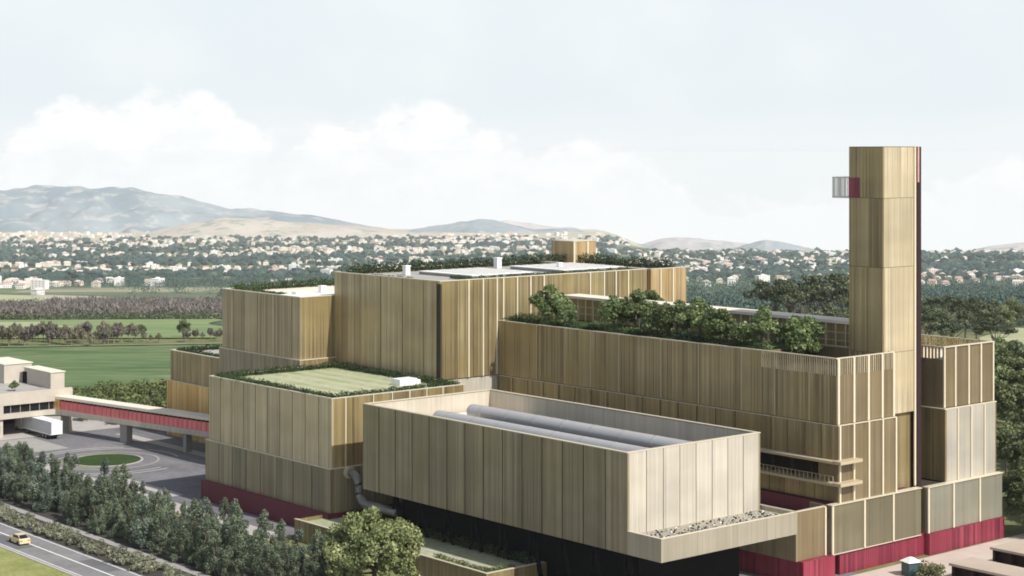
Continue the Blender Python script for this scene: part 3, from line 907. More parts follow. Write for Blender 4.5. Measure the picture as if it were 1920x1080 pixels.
# cage balcony on the tower's left side
k = MB()
bu0, bu1 = tu0 - 3.3, tu0 - .07
bv0, bv1 = tv0 + .1, tv0 + 3.3
k.box(bu0, bu1, bv0, bv1, 53.1, 53.35)
k.box(bu0, bu1, bv0, bv0 + .14, 56.1, 56.28); k.box(bu0, bu1, bv1 - .14, bv1, 56.1, 56.28); k.box(bu0, bu0 + .14, bv0 + .15, bv1 - .15, 56.1, 56.28)
k.build('balcony_slab', M['steel'], r)
k = MB()
for q in spans(bu0 + .06, bu1 - .06, 10):
    k.box(q - .05, q + .05, bv0 + .02, bv0 + .12, 53.36, 56.09)
for q in spans(bv0 + .2, bv1 - .2, 9):
    k.box(bu0 + .02, bu0 + .12, q - .05, q + .05, 53.36, 56.09)
k.build('railing', M['white'], r)
# dark fin next to the tower
r = thing('service_mast', W(-162.5, tv1 + .8, 0), 'dark maroon slab running full height up the tower edge', 'mast')
m = MB(); m.box(-164.6, -161.35, tv1 + .04, tv1 + 1.0, 0, zt_ + .05); m.build('slab', M['maroon_dark'], r)
m = MB(); m.box(-161.347, -161.2, tv1 + .02, tv1 + .32, 55.5, zt_ + .02); m.build('trim', M['pink'], r)  # pink paints sunlight on the top of the slab's edge

# right block
r = thing('industrial_building', W(-172, 229, 0), 'stepped pale gold block on crimson base right of the tower', 'building')
rv0, rv1 = v_at(1740, -159.6), v_at(1880, -159.6)
p = MB(); p.box(-182, -159.4, rv0 + .1, rv1 + .15, 0, 3.2); p.build('plinth', M['red'], r)
core = MB(); core.box(-182, -160.0, rv0 + .02, rv1 - .02, 3.2, 9.98); core.build('wall', M['seam'], r)
pf = [v_at(q, -159.7) for q in (1787, 1836)]
b = MB(); clad_b(b, -159.7, rv0, rv1, 3.25, 10.0, [rv0] + pf + [rv1], .02); b.build('side_cladding', M['grey_gold'], r)
a = MB(); a.box(-182, -160.05, rv0 - .1, rv0 + .01, 3.25, 10.0); a.build('front_cladding', M['brown_mesh'], r)
a = MB(); a.box(-182, -160.05, rv1 - .01, rv1 + .1, 3.25, 10.0); a.build('rear_cladding', M['brown_mesh'], r)
for q in pf + [rv0 + .15]:
    f = MB(); f.box(-159.697, -159.5, q - .17, q + .17, 3.3, 9.98); f.build('fin', M['fin'], r)
c = MB(); c.box(-160.6, -159.5, rv0, rv1 + .05, 10.01, 10.13); c.build('coping', M['coping'], r)
mv0, mv1 = v_at(1772, -160.6), v_at(1868, -160.6)
tier(r, -180, -160.6, mv0, mv1, 10.15, 21.0, 'bronze', 'silver', 8, [mv0 + .4] + [v_at(q, -160.6) for q in (1795, 1820, 1845)] + [mv1], .08, .02,
     fins=[v_at(q, -160.6) for q in (1795, 1820, 1845)], finw=.25)
uv0, uv1 = v_at(1768, -161.3), v_at(1862, -161.3)
core = MB(); core.box(-179, -161.62, uv0 + .32, uv1 - .32, 21.15, 28.4); core.build('wall', M['seam'], r)
uf = [v_at(q, -161.3) for q in (1790, 1815, 1838)]
a = MB(); clad_a(a, -179, -161.3, uv0, 21.15, 28.5, 5, .05); a.build('front_cladding', M['brown_mesh'], r)
a = MB(); clad_a(a, -179, -161.3, uv1, 21.15, 28.5, 5, .05, back=True); a.build('rear_cladding', M['brown_mesh'], r)
b = MB(); clad_b(b, -161.3, uv0 + TH + .004, uv1 - TH - .004, 21.15, 30.3, [uv0 + TH] + uf + [uv1 - TH], .02); b.build('side_cladding', M['brown_mesh'], r)
for q in uf + [uv0 + .2, uv1 - .16]:
    f = MB(); f.box(-161.297, -161.08, q - .16, q + .16, 21.2, 30.3); f.build('fin', M['fin'], r)
lv = MB()
for q in np.arange(-178.8, -161.5, .62):
    lv.box(q - .14, q + .14, uv0 + .02, uv0 + .2, 28.52, 30.28)
for q in np.arange(-178.8, -161.5, .4):
    lv.box(q - .1, q + .1, uv1 - .2, uv1 - .02, 28.52, 30.28)
for q in np.arange(uv0 + .3, uv1 - .2, .4):
    lv.box(-179, -178.8, q - .1, q + .1, 28.52, 30.28)
lv.build('louvre_screen', M['gold'], r)
c = MB(); c.box(-179, -161.05, uv0 - .03, uv0 + .25, 30.31, 30.45); c.box(-161.55, -161.05, uv0 + .253, uv1 - .253, 30.31, 30.45); c.box(-179, -161.05, uv1 - .25, uv1 + .03, 30.31, 30.45); c.box(-179.1, -178.8, uv0 + .253, uv1 - .253, 30.31, 30.45)
c.build('coping', M['coping'], r)
rf = MB(); rf.box(-178.6, -161.7, uv0 + .36, uv1 - .36, 28.41, 28.5); rf.build('roof', M['roof_cream'], r)

# gallery behind the roof trees
r = thing('roof_gallery', W(-202, 213, 30.2), 'low glazed roof gallery with long white roof running to the tower', 'gallery')
m = MB(); m.box(-234.4, tu0 - .1, 210.8, 215.2, 34.0, 34.45); m.build('roof', M['roof_cream'], r)
m = MB(); m.box(-234.2, tu0 - .3, 212.0, 214.8, 30.17, 33.99); m.build('wall', M['soft_gold'], r)
m = MB()
for q in spans(-234, tu0 - .5, 34):
    m.box(q - .09, q + .09, 211.0, 211.2, 30.17, 33.99)
for zz in (31.4, 32.6):
    m.box(-234.1, tu0 - .3, 211.22, 211.3, zz - .06, zz + .06)
m.build('lattice', M['coping'], r)

# penthouse and roof plant on the tall block
r = thing('rooftop_box', W(-258, 238, 37.5), 'small orange gold plant box on the back corner of the tall roof', 'roof box')
pb = ground_at(1075, 487, 38.3)
pu, pv = UV_(*pb)
m = MB(); m.box(pu - 6.6, pu, pv, pv + 6.2, 37.54, 41.9); m.build('wall', M['soft_gold'], r)
for q in (pv + .2, pv + 3.9):
    m = MB(); m.box(pu + .003, pu + .15, q - .2, q + .2, 37.6, 41.85); m.build('fin', M['fin'], r)
m = MB(); m.box(pu - 6.7, pu + .1, pv - .1, pv + 6.3, 41.91, 42.05); m.build('coping', M['coping'], r)
for (a0, a1, b0, b1, lab) in ((-258, -242.6, 197, 211, 'flat white roof panel on tall block nearest its front corner'), (-258, -243, 219, 234.5, 'flat white roof panel on tall block just before the gold box')):
    t_ = thing('skylight', W((a0 + a1) / 2, (b0 + b1) / 2, 37.52), lab, 'skylight', 'white roof panels')
    m = MB(); m.box(a0, a1, b0, b1, 37.53, 38.0); m.build('base', M['concrete_d'], t_)
    m = MB(); m.box(a0 - .15, a1 + .15, b0 - .15, b1 + .15, 38.003, 38.15); m.build('panel', M['roof_white'], t_)
    m = MB()
    for q in spans(b0 + 2, b1 - 2, 5): m.box(a0 + .3, a1 - .3, q - .06, q + .06, 38.153, 38.22)
    m.build('glazing_bar', M['concrete'], t_)
def vent(px, py, zr, w_, h, lab, mat='white'):
    x, y = ground_at(px, py, zr)
    t_ = thing('roof_vent', (x, y, zr), lab, 'roof vent', 'vents on the roofs')
    rz = math.atan2(AX[1], AX[0])
    m = MB(); m.wbox(x, y, rz, w_, w_, zr + .02, zr + h); m.build('shaft', M[mat], t_)
    m = MB(); m.wbox(x, y, rz, w_ * 1.25, w_ * 1.25, zr + h + .003, zr + h + .18); m.build('cap', M[mat], t_)
vent(762, 516, 37.54, 1.0, 1.6, 'small white vent near the left edge of the tall roof')
vent(933, 503, 37.54, 1.1, 1.9, 'tall white vent between the two white roof panels')
vent(1049, 500, 38.16, 0.8, 0.6, 'tiny white vent standing on the rear white roof panel')
vent(604, 552, 33.25, 1.0, 1.5, 'white vent on the rear left roof against the tall block')
x, y = ground_at(758, 722, 20.85)
t_ = thing('roof_plant_unit', (x, y, 20.82), 'white air handling unit among hedges on the lawn roof', 'roof unit')
m = MB(); m.wbox(x, y, math.atan2(AX[1], AX[0]), 2.4, 3.6, 20.84, 22.0); m.build('casing', M['white'], t_)
m = MB(); m.wbox(x + 1.6, y + 1.9, math.atan2(AX[1], AX[0]), 1.8, 1.2, 20.84, 21.6); m.build('fan_box', M['white'], t_)
t_ = thing('roof_deck', W(-273, 186, 33.2), 'pale paved deck with low upstand on the rear left roof', 'roof deck')
m = MB(); m.box(-277, -267.6, 178.5, 197, 33.23, 33.6); m.build('slab', M['roof_white'], t_)
m = MB(); m.box(-276, -274.5, 181, 184, 33.61, 34.1); m.build('upstand', M['white'], t_)
m = MB(); m.box(-264.6, -229.3, 160.6, 183.4, 20.83, 20.95)
m.build('roof_lawn', M['lawn'], None, W(-247, 171, 20.83), 'structure')

for q in (162.5, 166.1, 169.7, 173.3, 176.9):
    m = MB(); m.box(-263, -231, q, q + 1.7, 20.9, 20.954)
    m.build('mown_stripe', M['mown'], None, W(-247, q, 20.9), 'structure')
# foreground terrace with lawn under the trough
r = thing('garden_terrace', W(-206, 155, 0), 'low bronze walled lawn terrace in front of the dark void', 'terrace')
m = MB()
m.box(-229.5, -182.9, 151.0, 151.35, 0, 3.2)
m.box(-183.25, -182.9, 151.353, 161.5, 0, 3.2)
m.box(-229.5, -229.15, 151.353, 156.0, 0, 3.2)
m.box(-225, -182.9, 161.503, 161.85, 0, 3.2)
m.build('wall', M['bronze'], r)
m = MB(); m.box(-229.56, -182.84, 150.95, 151.4, 3.203, 3.3); m.box(-183.3, -182.84, 151.403, 161.45, 3.203, 3.3); m.build('coping', M['coping'], r)
m = MB(); m.box(-229.1, -183.3, 151.36, 161.45, 0.1, 2.7); m.build('lawn', M['lawn'], r)
m = MB(); m.box(-215, -184.5, 154.6, 155.2, 2.704, 2.74); m.build('path', M['paving'], r)

# ------------------------------------------------------------------ concrete building on the left, footbridge, truck, car
r = thing('concrete_building', W(-366, 158, 0), 'cream concrete building with dark ribbon window at left edge', 'building')
bu = -350.5
m = MB()
m.box(-384, bu, 128, 173.9, 3.9, 5.0); m.box(-384, bu, 128, 173.9, 6.75, 9.0)
m.box(-384, bu - .5, 128, 158.3, 0, 3.88)
m.build('wall', M['concrete'], r)
m = MB(); m.box(-383.5, bu - .7, 128.2, 173.4, 5.01, 6.74); m.build('window', M['glass'], r)
m = MB()
for q in spans(160, 173, 6): m.box(bu - .69, bu - .5, q - .06, q + .06, 5.01, 6.74)
m.build('window_frame', M['concrete_d'], r)
m = MB(); m.box(bu - .5, bu - .05, 155.5, 158.2, 5.01, 6.74); m.build('column', M['concrete'], r)
m = MB(); m.box(bu - .6, bu - .06, 173.0, 173.85, 0, 3.88); m.build('column', M['concrete'], r)
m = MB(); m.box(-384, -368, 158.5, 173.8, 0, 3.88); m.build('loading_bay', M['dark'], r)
m = MB(); m.box(bu - .495, bu - .42, 156.2, 157.6, 1.0, 2.6); m.build('window', M['glass'], r)
m = MB(); m.box(-383.6, bu - .4, 128.4, 173.5, 9.003, 9.05); m.build('roof', M['roof_grey'], r)
m = MB(); m.box(bu - .4, bu - .02, 128.2, 173.8, 9.003, 9.35); m.build('parapet', M['concrete'], r)
m = MB()
m.box(-366, -353, 170, 173.2, 9.06, 12.5); m.box(-380, -367.5, 166, 172.5, 9.06, 13.2)
m.build('penthouse', M['concrete'], r)
m = MB(); m.box(-366.2, -352.8, 169.8, 173.4, 12.503, 12.65); m.box(-380.2, -367.3, 165.8, 172.7, 13.203, 13.35); m.build('coping', M['roof_cream'], r)
m = MB(); m.box(-366.6, -364.6, 169.9, 169.995, 9.1, 11.6); m.build('doorway', M['dark'], r)

A0 = Vector((-97.5, 377.0, 0)); A1 = Vector((-52.6, 340.6, 0))
bd = (A1 - A0).normalized(); bn = Vector((-bd.y, bd.x, 0)); bl = (A1 - A0).length
rz = math.atan2(bd.y, bd.x)
r = thing('footbridge', tuple(A0 + bd * bl / 2), 'covered footbridge with red lattice sides crossing the plaza', 'bridge')
def bbox(mb, s0, s1, t0, t1, z0, z1, mi=0):
    c = [(A0 + bd * a + bn * b) for a, b in ((s0, t0), (s1, t0), (s1, t1), (s0, t1))]
    mb.hexa([(p.x, p.y, z0) for p in c] + [(p.x, p.y, z1) for p in c], mi)
m = MB(); bbox(m, -2, bl, 0, 3.2, 3.9, 5.0); m.build('deck', M['cream'], r)
m = MB(); bbox(m, -2, bl, -.1, 3.3, 7.25, 7.8); m.build('roof', M['roof_cream'], r)
m = MB(); bbox(m, -2, 1.2, .02, 3.18, 5.003, 7.247); m.build('end_panel', M['gold'], r)
for t0 in (.15, 2.85):
    m = MB(); bbox(m, 1.2, bl, t0, t0 + .2, 5.003, 6.8)
    m.build('lattice', M['red_lattice'], r)
m = MB()
for q in spans(1.4, bl, 40):
    bbox(m, q - .03, q + .03, .06, .14, 5.003, 7.247)
m.build('post', M['red_lattice'], r)
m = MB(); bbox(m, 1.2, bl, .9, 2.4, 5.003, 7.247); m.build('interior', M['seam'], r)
for px, wd in ((132, .9), (247, 2.2), (362, .9)):
    k_ = (px - 960) / 3306.0
    s = ((k_ * (A0.y + bn.y * 3) - (A0.x + bn.x * 3)) / (bd.x - k_ * bd.y))
    m = MB(); bbox(m, s - wd / 2, s + wd / 2, .8, 2.3, 0, 3.89); m.build('pier', M['concrete_d'], r)

r = thing('truck', W(-349, 165.9, 0), 'white box trailer truck parked under the concrete building', 'truck')
m = MB(); m.box(-355.5, -341.5, 164.6, 167.1, 1.05, 3.7); m.build('trailer_body', M['trailer'], r)
m = MB(); m.box(-341.497, -341.4, 164.65, 167.05, 1.1, 3.66); m.box(-355.5, -341.4, 164.55, 167.15, 3.703, 3.78); m.box(-355.4, -341.6, 164.5, 164.58, 1.0, 1.25); m.build('trim', M['white'], r)
m = MB(); m.box(-355.5, -342, 165.0, 166.7, .75, 1.04); m.build('chassis', M['rubber'], r)
for q in (-344.2, -345.6, -353.0, -358.2):
    for vv in (164.7, 166.7):
        m = MB(); m.tube([W(q, vv, .52), W(q, vv + .35, .52)], .52, seg=14); wh = m.build('wheel', M['rubber'], r)
        m = MB(); m.tube([W(q, vv - .02, .52), W(q, vv + .37, .52)], .24, seg=10); m.build('hub', M['steel'], wh)
m = MB(); m.box(-359.2, -356.3, 164.7, 167.0, .6, 3.2); m.build('cab', M['white'], r)
m = MB(); m.box(-359.25, -359.203, 164.9, 166.8, 1.9, 2.9); m.build('windscreen', M['glass'], r)

# car
CX, CY = ground_at(36, 1019)
cu, cv = UV_(CX, CY)
r = thing('car', W(cu, cv, .03), 'small cream yellow car driving on the road', 'car')
def car_sec(mb, prof, v0, v1, mi=0, inset=0.0):
    n = len(prof)
    L_ = [W(cu + a, cv + v0 + (inset if h > 0.95 else 0), h) for a, h in prof]
    R_ = [W(cu + a, cv + v1 - (inset if h > 0.95 else 0), h) for a, h in prof]
    for i in range(n):
        j = (i + 1) % n
        mb.face((L_[i], R_[i], R_[j], L_[j]), mi)
    mb.face(L_[::-1], mi); mb.face(R_, mi)
m = MB()
car_sec(m, [(-2.1, .3), (-2.15, .7), (-2.0, .9), (-1.0, 1.0), (1.75, 1.02), (2.05, .85), (2.1, .3)][::-1], -.86, .86)
m.build('body', M['yellow'], r)
m = MB()
car_sec(m, [(-1.05, .99), (-.45, 1.48), (1.1, 1.5), (1.75, 1.0)][::-1], -.78, .78, 0, .1)
cb = m.build('cabin', M['yellow'], r)
for sgn in (-1, 1):
    m = MB()
    vv = sgn * .70
    pts = [W(cu + a, cv + vv, h) for a, h in ((-.75, 1.05), (-.35, 1.40), (1.0, 1.42), (1.4, 1.05))]
    q_ = [W(cu + a, cv + vv + sgn * .04, h) for a, h in ((-.75, 1.05), (-.35, 1.40), (1.0, 1.42), (1.4, 1.05))]
    m.face(pts); m.face(q_[::-1])
    for i in range(4):
        j = (i + 1) % 4
        m.face((pts[i], q_[i], q_[j], pts[j]))
    m.build('side_window', M['glass'], r)
m = MB()
m.face([W(cu - 1.06, cv - .66, 1.03), W(cu - 1.06, cv + .66, 1.03), W(cu - .50, cv + .6, 1.47), W(cu - .50, cv - .6, 1.47)])
m.build('windscreen', M['glass'], r)
m = MB()
m.face([W(cu + 1.77, cv - .66, 1.04), W(cu + 1.77, cv + .66, 1.04), W(cu + 1.14, cv + .6, 1.49), W(cu + 1.14, cv - .6, 1.49)])
m.build('rear_window', M['glass'], r)
for q in (-1.3, 1.3):
    for vv in (-.9, .66):
        m = MB(); m.tube([W(cu + q, cv + vv, .36), W(cu + q, cv + vv + .24, .36)], .33, seg=14); m.build('wheel', M['rubber'], r)
for vv in (-.6, .6):
    m = MB(); m.box(cu - 2.17, cu - 2.1, cv + vv - .18, cv + vv + .18, .62, .8); m.build('headlight', M['white'], r)
    m = MB(); m.box(cu + 2.07, cu + 2.12, cv + vv - .18, cv + vv + .18, .65, .85); m.build('tail_light', M['red_lattice'], r)

# low canopies at the right edge, kiosk
def canopy(px, py, lu, lv_, z, lab):
    x, y = ground_at(px, py, z)
    u, v = UV_(x, y)
    t_ = thing('canopy', W(u + lu / 2, v + lv_ / 2, 0), lab, 'canopy', 'low canopies by the forecourt')
    m = MB(); m.box(u, u + lu, v, v + lv_, z - .35, z); m.build('roof', M['tan_roof'], t_)
    m = MB(); m.box(u + .5, u + lu - .5, v + 1.6, v + lv_ - .4, .05, z - .353); m.build('back_wall', M['maroon_dark'], t_)
    for q in spans(u + .4, u + lu - .4, 8):
        m = MB(); m.box(q - .18, q + .18, v + .35, v + 1.59, .05, z - .353); m.build('post', M['maroon_dark'], t_)
canopy(1856, 1026, 22, 7, 3.0, 'low beige roofed canopy with dark slatted front nearest the crimson base')
canopy(1779, 1056, 26, 5.5, 2.6, 'low beige roofed canopy with dark slatted front in bottom right corner')
x, y = ground_at(1708, 1079)
t_ = thing('kiosk', (x, y, 0), 'small dark teal kiosk with white pyramid roof', 'kiosk')
m = MB(); m.wbox(x, y, .4, 1.9, 1.9, .03, 2.0); m.build('wall', M['teal'], t_)
m = MB(); m.wbox(x, y, .4, 2.3, 2.3, 2.003, 2.6, taper=.25)
o = m.build('roof', M['white'], t_)

# ------------------------------------------------------------------ foliage
LEAF = {
    'grove': leafmat('grove_leaf', (0.06, 0.08, 0.05), (0.17, 0.21, 0.135), (0.35, 0.395, 0.265)),
    'grove_b': leafmat('grove_leaf_blue', (0.055, 0.078, 0.058), (0.165, 0.205, 0.155), (0.34, 0.38, 0.285)),
    'big': leafmat('big_tree_leaf', (0.08, 0.105, 0.04), (0.235, 0.265, 0.11), (0.45, 0.465, 0.24)),
    'roof': leafmat('roof_tree_leaf', (0.05, 0.078, 0.03), (0.15, 0.20, 0.075), (0.31, 0.36, 0.16)),
    'pine': leafmat('pine_leaf', (0.038, 0.052, 0.032), (0.115, 0.14, 0.075), (0.23, 0.255, 0.145)),
    'broad': leafmat('broad_leaf', (0.05, 0.07, 0.03), (0.165, 0.20, 0.085), (0.34, 0.365, 0.19)),
    'hedge': leafmat('hedge_leaf', (0.02, 0.036, 0.014), (0.045, 0.075, 0.025), (0.085, 0.12, 0.04)),
    'shrub': leafmat('shrub_leaf', (0.10, 0.11, 0.065), (0.26, 0.265, 0.18), (0.46, 0.445, 0.335)),
    'bush': leafmat('bush_leaf', (0.06, 0.08, 0.03), (0.16, 0.19, 0.07), (0.27, 0.28, 0.11)),
    'bare': leafmat('bare_twig', (0.125, 0.115, 0.08), (0.235, 0.215, 0.155), (0.38, 0.355, 0.25)),
    'purple': leafmat('purple_twig', (0.105, 0.092, 0.08), (0.195, 0.172, 0.152), (0.30, 0.27, 0.235)),
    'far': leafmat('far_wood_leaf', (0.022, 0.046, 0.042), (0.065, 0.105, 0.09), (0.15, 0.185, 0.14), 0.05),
}
def leaf_mesh(name, C_, Rd, n, size, seed, mat, aspect=1.0, vert=0.0, inner=0.35):
    """quads spread through ellipsoid clumps. C_: centres, Rd: radii (k,3)"""
    g = np.random.RandomState(seed)
    C_ = np.asarray(C_, float); Rd = np.asarray(Rd, float)
    if Rd.ndim == 1: Rd = np.stack([Rd] * 3, 1)
    wgt = (Rd.prod(1)) ** 0.667
    idx = g.choice(len(C_), n, p=wgt / wgt.sum())
    d = g.normal(size=(n, 3)); d /= np.linalg.norm(d, axis=1, keepdims=True)
    rr = inner + (1 - inner) * g.uniform(0, 1, n) ** 0.5
    rr *= g.uniform(0.85, 1.12, n)
    P = C_[idx] + d * Rd[idx] * rr[:, None]
    nrm = d * 0.8 + g.normal(size=(n, 3)) * 0.75
    nrm[:, 2] += 0.25
    nrm /= np.linalg.norm(nrm, axis=1, keepdims=True)
    ref = g.normal(size=(n, 3))
    if vert:
        ref = ref * (1 - vert) + np.array([0, 0, 1.0]) * vert * 3
    t1 = np.cross(nrm, ref); t1 /= np.linalg.norm(t1, axis=1, keepdims=True) + 1e-9
    t2 = np.cross(nrm, t1)
    s = size * g.uniform(0.55, 1.3, n)[:, None]
    t1 = t1 * s * 0.5; t2 = t2 * s * 0.5 * aspect
    V = np.stack([P - t2, P + t1 * 0.9 - t2 * 0.1, P + t2, P - t1 * 0.9 + t2 * 0.1], 1).reshape(-1, 3)
    ct = g.uniform(0, 1, len(C_))
    tint = np.clip(0.5 * g.uniform(0, 1, n) + 0.5 * ct[idx], 0, 1)
    me = bpy.data.meshes.new(name)
    me.vertices.add(4 * n); me.vertices.foreach_set('co', V.astype(np.float32).ravel())
    me.loops.add(4 * n); me.loops.foreach_set('vertex_index', np.arange(4 * n, dtype=np.int32))
    me.polygons.add(n); me.polygons.foreach_set('loop_start', np.arange(0, 4 * n, 4, dtype=np.int32))
    me.update(calc_edges=True)
    at = me.attributes.new('tint', 'FLOAT', 'FACE'); at.data.foreach_set('value', tint.astype(np.float32))
    me.materials.append(mat)
    return me
def limbs_mesh(name, h, r0, tips, mat, seed, fork=0.4, twigs=0):
    rn = random.Random(seed)
    m = MB()
    top = (rn.uniform(-.05, .05) * h, rn.uniform(-.05, .05) * h, h * .85)
    m.tube([(0, 0, -.3), (0, 0, h * .15), (top[0] * .4, top[1] * .4, h * .5), top], [r0 * 1.35, r0, r0 * .7, r0 * .2], seg=7)
    for c in tips:
        zf = min(h * fork + rn.uniform(0, .25) * h, max(c[2] - .05 * h, .15 * h))
        a = (0, 0, zf); b = tuple(c)
        mid = (b[0] * .5, b[1] * .5, zf + (b[2] - zf) * .4)
        m.tube([a, mid, b], [r0 * .45, r0 * .3, r0 * .08], seg=5, cap=False)
        for _ in range(twigs):
            e_ = tuple(b[i] + rn.uniform(-1, 1) * h * .13 for i in range(3))
            m.tube([mid, e_], [r0 * .14, r0 * .04], seg=4, cap=False)
    return m.mesh(name, [mat])
def crown_pts(kind, seed):
    rn = random.Random(seed)
    C_, Rr = [], []
    if kind == 'grove':                    # upright, pointed, uneven
        h = 8.5
        for i in range(34):
            t_ = rn.uniform(0.10, 1.0)
            w_ = 2.35 * (1 - t_) ** 0.75 * (0.55 + 0.6 * min(1, t_ * 4)) + .2
            a = rn.uniform(0, 6.283); d = w_ * rn.uniform(.25, 1.0)
            C_.append((d * math.cos(a), d * math.sin(a), h * t_)); s = rn.uniform(.45, .95) * (1.15 - .55 * t_)
            Rr.append((s, s, s * 1.3))
    elif kind == 'big':
        for i in range(95):
            a = rn.uniform(0, 6.283); ph = math.asin(rn.uniform(-.55, 1))
            d = rn.uniform(.55, 1.0)
            C_.append((6.1 * d * math.cos(ph) * math.cos(a), 6.1 * d * math.cos(ph) * math.sin(a), 6.0 + 5.4 * d * math.sin(ph)))
            s = rn.uniform(.8, 1.55); Rr.append((s, s, s * .8))
    elif kind == 'roof':
        for i in range(26):
            a = rn.uniform(0, 6.283); ph = math.asin(rn.uniform(-.5, 1)); d = rn.uniform(.4, 1.0)
            C_.append((2.4 * d * math.cos(ph) * math.cos(a), 2.4 * d * math.cos(ph) * math.sin(a), 2.5 + 2.4 * d * math.sin(ph)))
            s = rn.uniform(.55, 1.05); Rr.append((s, s, s * .85))
    elif kind == 'pine':
        for i in range(34):
            a = rn.uniform(0, 6.283); d = 7.5 * math.sqrt(rn.uniform(0, 1))
            C_.append((d * math.cos(a), d * math.sin(a), 15.5 - .045 * d * d + rn.uniform(-1.6, 1.4)))
            s = rn.uniform(1.2, 2.2); Rr.append((s, s, s * .5))
    elif kind == 'broad':
        for i in range(46):
            a = rn.uniform(0, 6.283); ph = math.asin(rn.uniform(-.75, 1)); d = rn.uniform(.45, 1.0)
            C_.append((4.6 * d * math.cos(ph) * math.cos(a), 4.6 * d * math.cos(ph) * math.sin(a), 6.6 + 4.9 * d * math.sin(ph)))
            s = rn.uniform(.9, 1.7); Rr.append((s, s, s * .8))
    elif kind == 'bare':
        for i in range(22):
            a = rn.uniform(0, 6.283); ph = math.asin(rn.uniform(-.4, 1)); d = rn.uniform(.4, 1.0)
            C_.append((3.2 * d * math.cos(ph) * math.cos(a), 3.2 * d * math.cos(ph) * math.sin(a), 6.0 + 4.0 * d * math.sin(ph)))
            s = rn.uniform(.8, 1.4); Rr.append((s, s, s * 1.2))
    elif kind == 'shrub':
        for i in range(9):
            a = rn.uniform(0, 6.283); d = rn.uniform(0, 1.0)
            C_.append((d * math.cos(a), d * math.sin(a), .55 + rn.uniform(-.15, .35))); s = rn.uniform(.4, .7); Rr.append((s, s, s * .85))
    elif kind == 'bush':
        for i in range(14):
            a = rn.uniform(0, 6.283); d = rn.uniform(0, 2.0)
            C_.append((d * math.cos(a), d * math.sin(a), 1.5 + rn.uniform(-.6, 1.2))); s = rn.uniform(.7, 1.3); Rr.append((s, s, s * .9))
    return C_, Rr
SPEC = {  # kind: (leaves, size, leaf mats, trunk h, r, twigs)
    'grove': (4200, .235, ['grove', 'grove_b', 'grove'], 7.5, .13, 0, 3),
    'big': (17000, .36, ['big'], 9.5, .42, 0, 1),
    'roof': (4000, .30, ['roof'], 4.2, .12, 0, 3),
    'pine': (3000, .65, ['pine'], 15.5, .38, 0, 3),
    'broad': (2800, .60, ['broad'], 9.5, .25, 0, 3),
    'bare': (650, .55, ['bare', 'purple', 'bare'], 8.5, .17, 3, 3),
    'shrub': (420, .22, ['shrub'], .7, .04, 0, 2),
    'bush': (900, .36, ['bush'], 1.8, .07, 0, 2),
}
VAR = {}
for kd, (n, sz, mats, th, tr, tw, nv) in SPEC.items():
    VAR[kd] = []
    for i in range(nv):
        C_, Rr = crown_pts(kd, 11 + i * 17)
        cm = leaf_mesh(kd + '_crown', C_, Rr, n, sz, 100 + i, LEAF[mats[i % len(mats)]], aspect=3.0 if kd == 'bare' else 1.25,
                       vert=.6 if kd == 'bare' else 0.0, inner=.1 if kd == 'bare' else .45)
        tips = C_[::3] if kd != 'bare' else C_
        tm = limbs_mesh(kd + '_trunk', th, tr, tips, M['bark_pale'] if kd == 'bare' else M['bark'], i, .35, tw)
        VAR[kd].append((cm, tm))
rt = random.Random(77)
def tree(kd, name, x, y, z, s, label, cat, group, var=None, sz=None):
    i = rt.randrange(len(VAR[kd])) if var is None else var
    cm, tm = VAR[kd][i]
    t_ = thing(name, (x, y, z), label, cat, group)
    t_.rotation_euler = (0, 0, rt.uniform(0, 6.283))
    t_.scale = (s, s, sz if sz else s)
    for nm, me in (('crown', cm), ('trunk', tm)):
        o = bpy.data.objects.new(nm, me); col.objects.link(o); o.parent = t_
    return t_
# grove between road and plaza
gl = ['blue green pointed tree in the dense grove between road and plaza', 'mid green pointed tree in the dense grove between road and plaza']
rows_v = [130.8, 134.2, 137.6, 141.0]
for ri, v in enumerate(rows_v):
    u = -318.0 + ri * 1.6
    while u < -201:
        x, y, _ = W(u + rt.uniform(-.9, .9), v + rt.uniform(-1.0, 1.0))
        px = 960 + 3306 * x / y
        if -60 < px < 640 and rt.random() > .06:
            vr = rt.randrange(3)
            s = rt.uniform(.52, .92)
            tree('grove', 'grove_tree', x, y, 0, s * rt.uniform(.95, 1.15), gl[0 if vr == 1 else 1], 'tree', 'trees of the grove beside the road', vr, s)
        u += rt.uniform(2.9, 4.4)
# shrubs along the road edge
u = -305
while u < -212:
    for v in (123.4, 125.4):
        if rt.random() < .9:
            x, y, _ = W(u + rt.uniform(-.7, .7), v + rt.uniform(-.6, .6))
            tree('shrub', 'shrub', x, y, .02, rt.uniform(.75, 1.35), 'pale olive shrub in the row along the road edge', 'shrub', 'shrubs along the road edge')
    u += rt.uniform(1.9, 2.9)
# big round tree
x, y = (703 - 960) / 3306 * 236, 236
tree('big', 'round_tree', x, y, 0, 1.0, 'large round yellow green tree in front of the lawn terrace', 'tree', None, 0, 1.04)
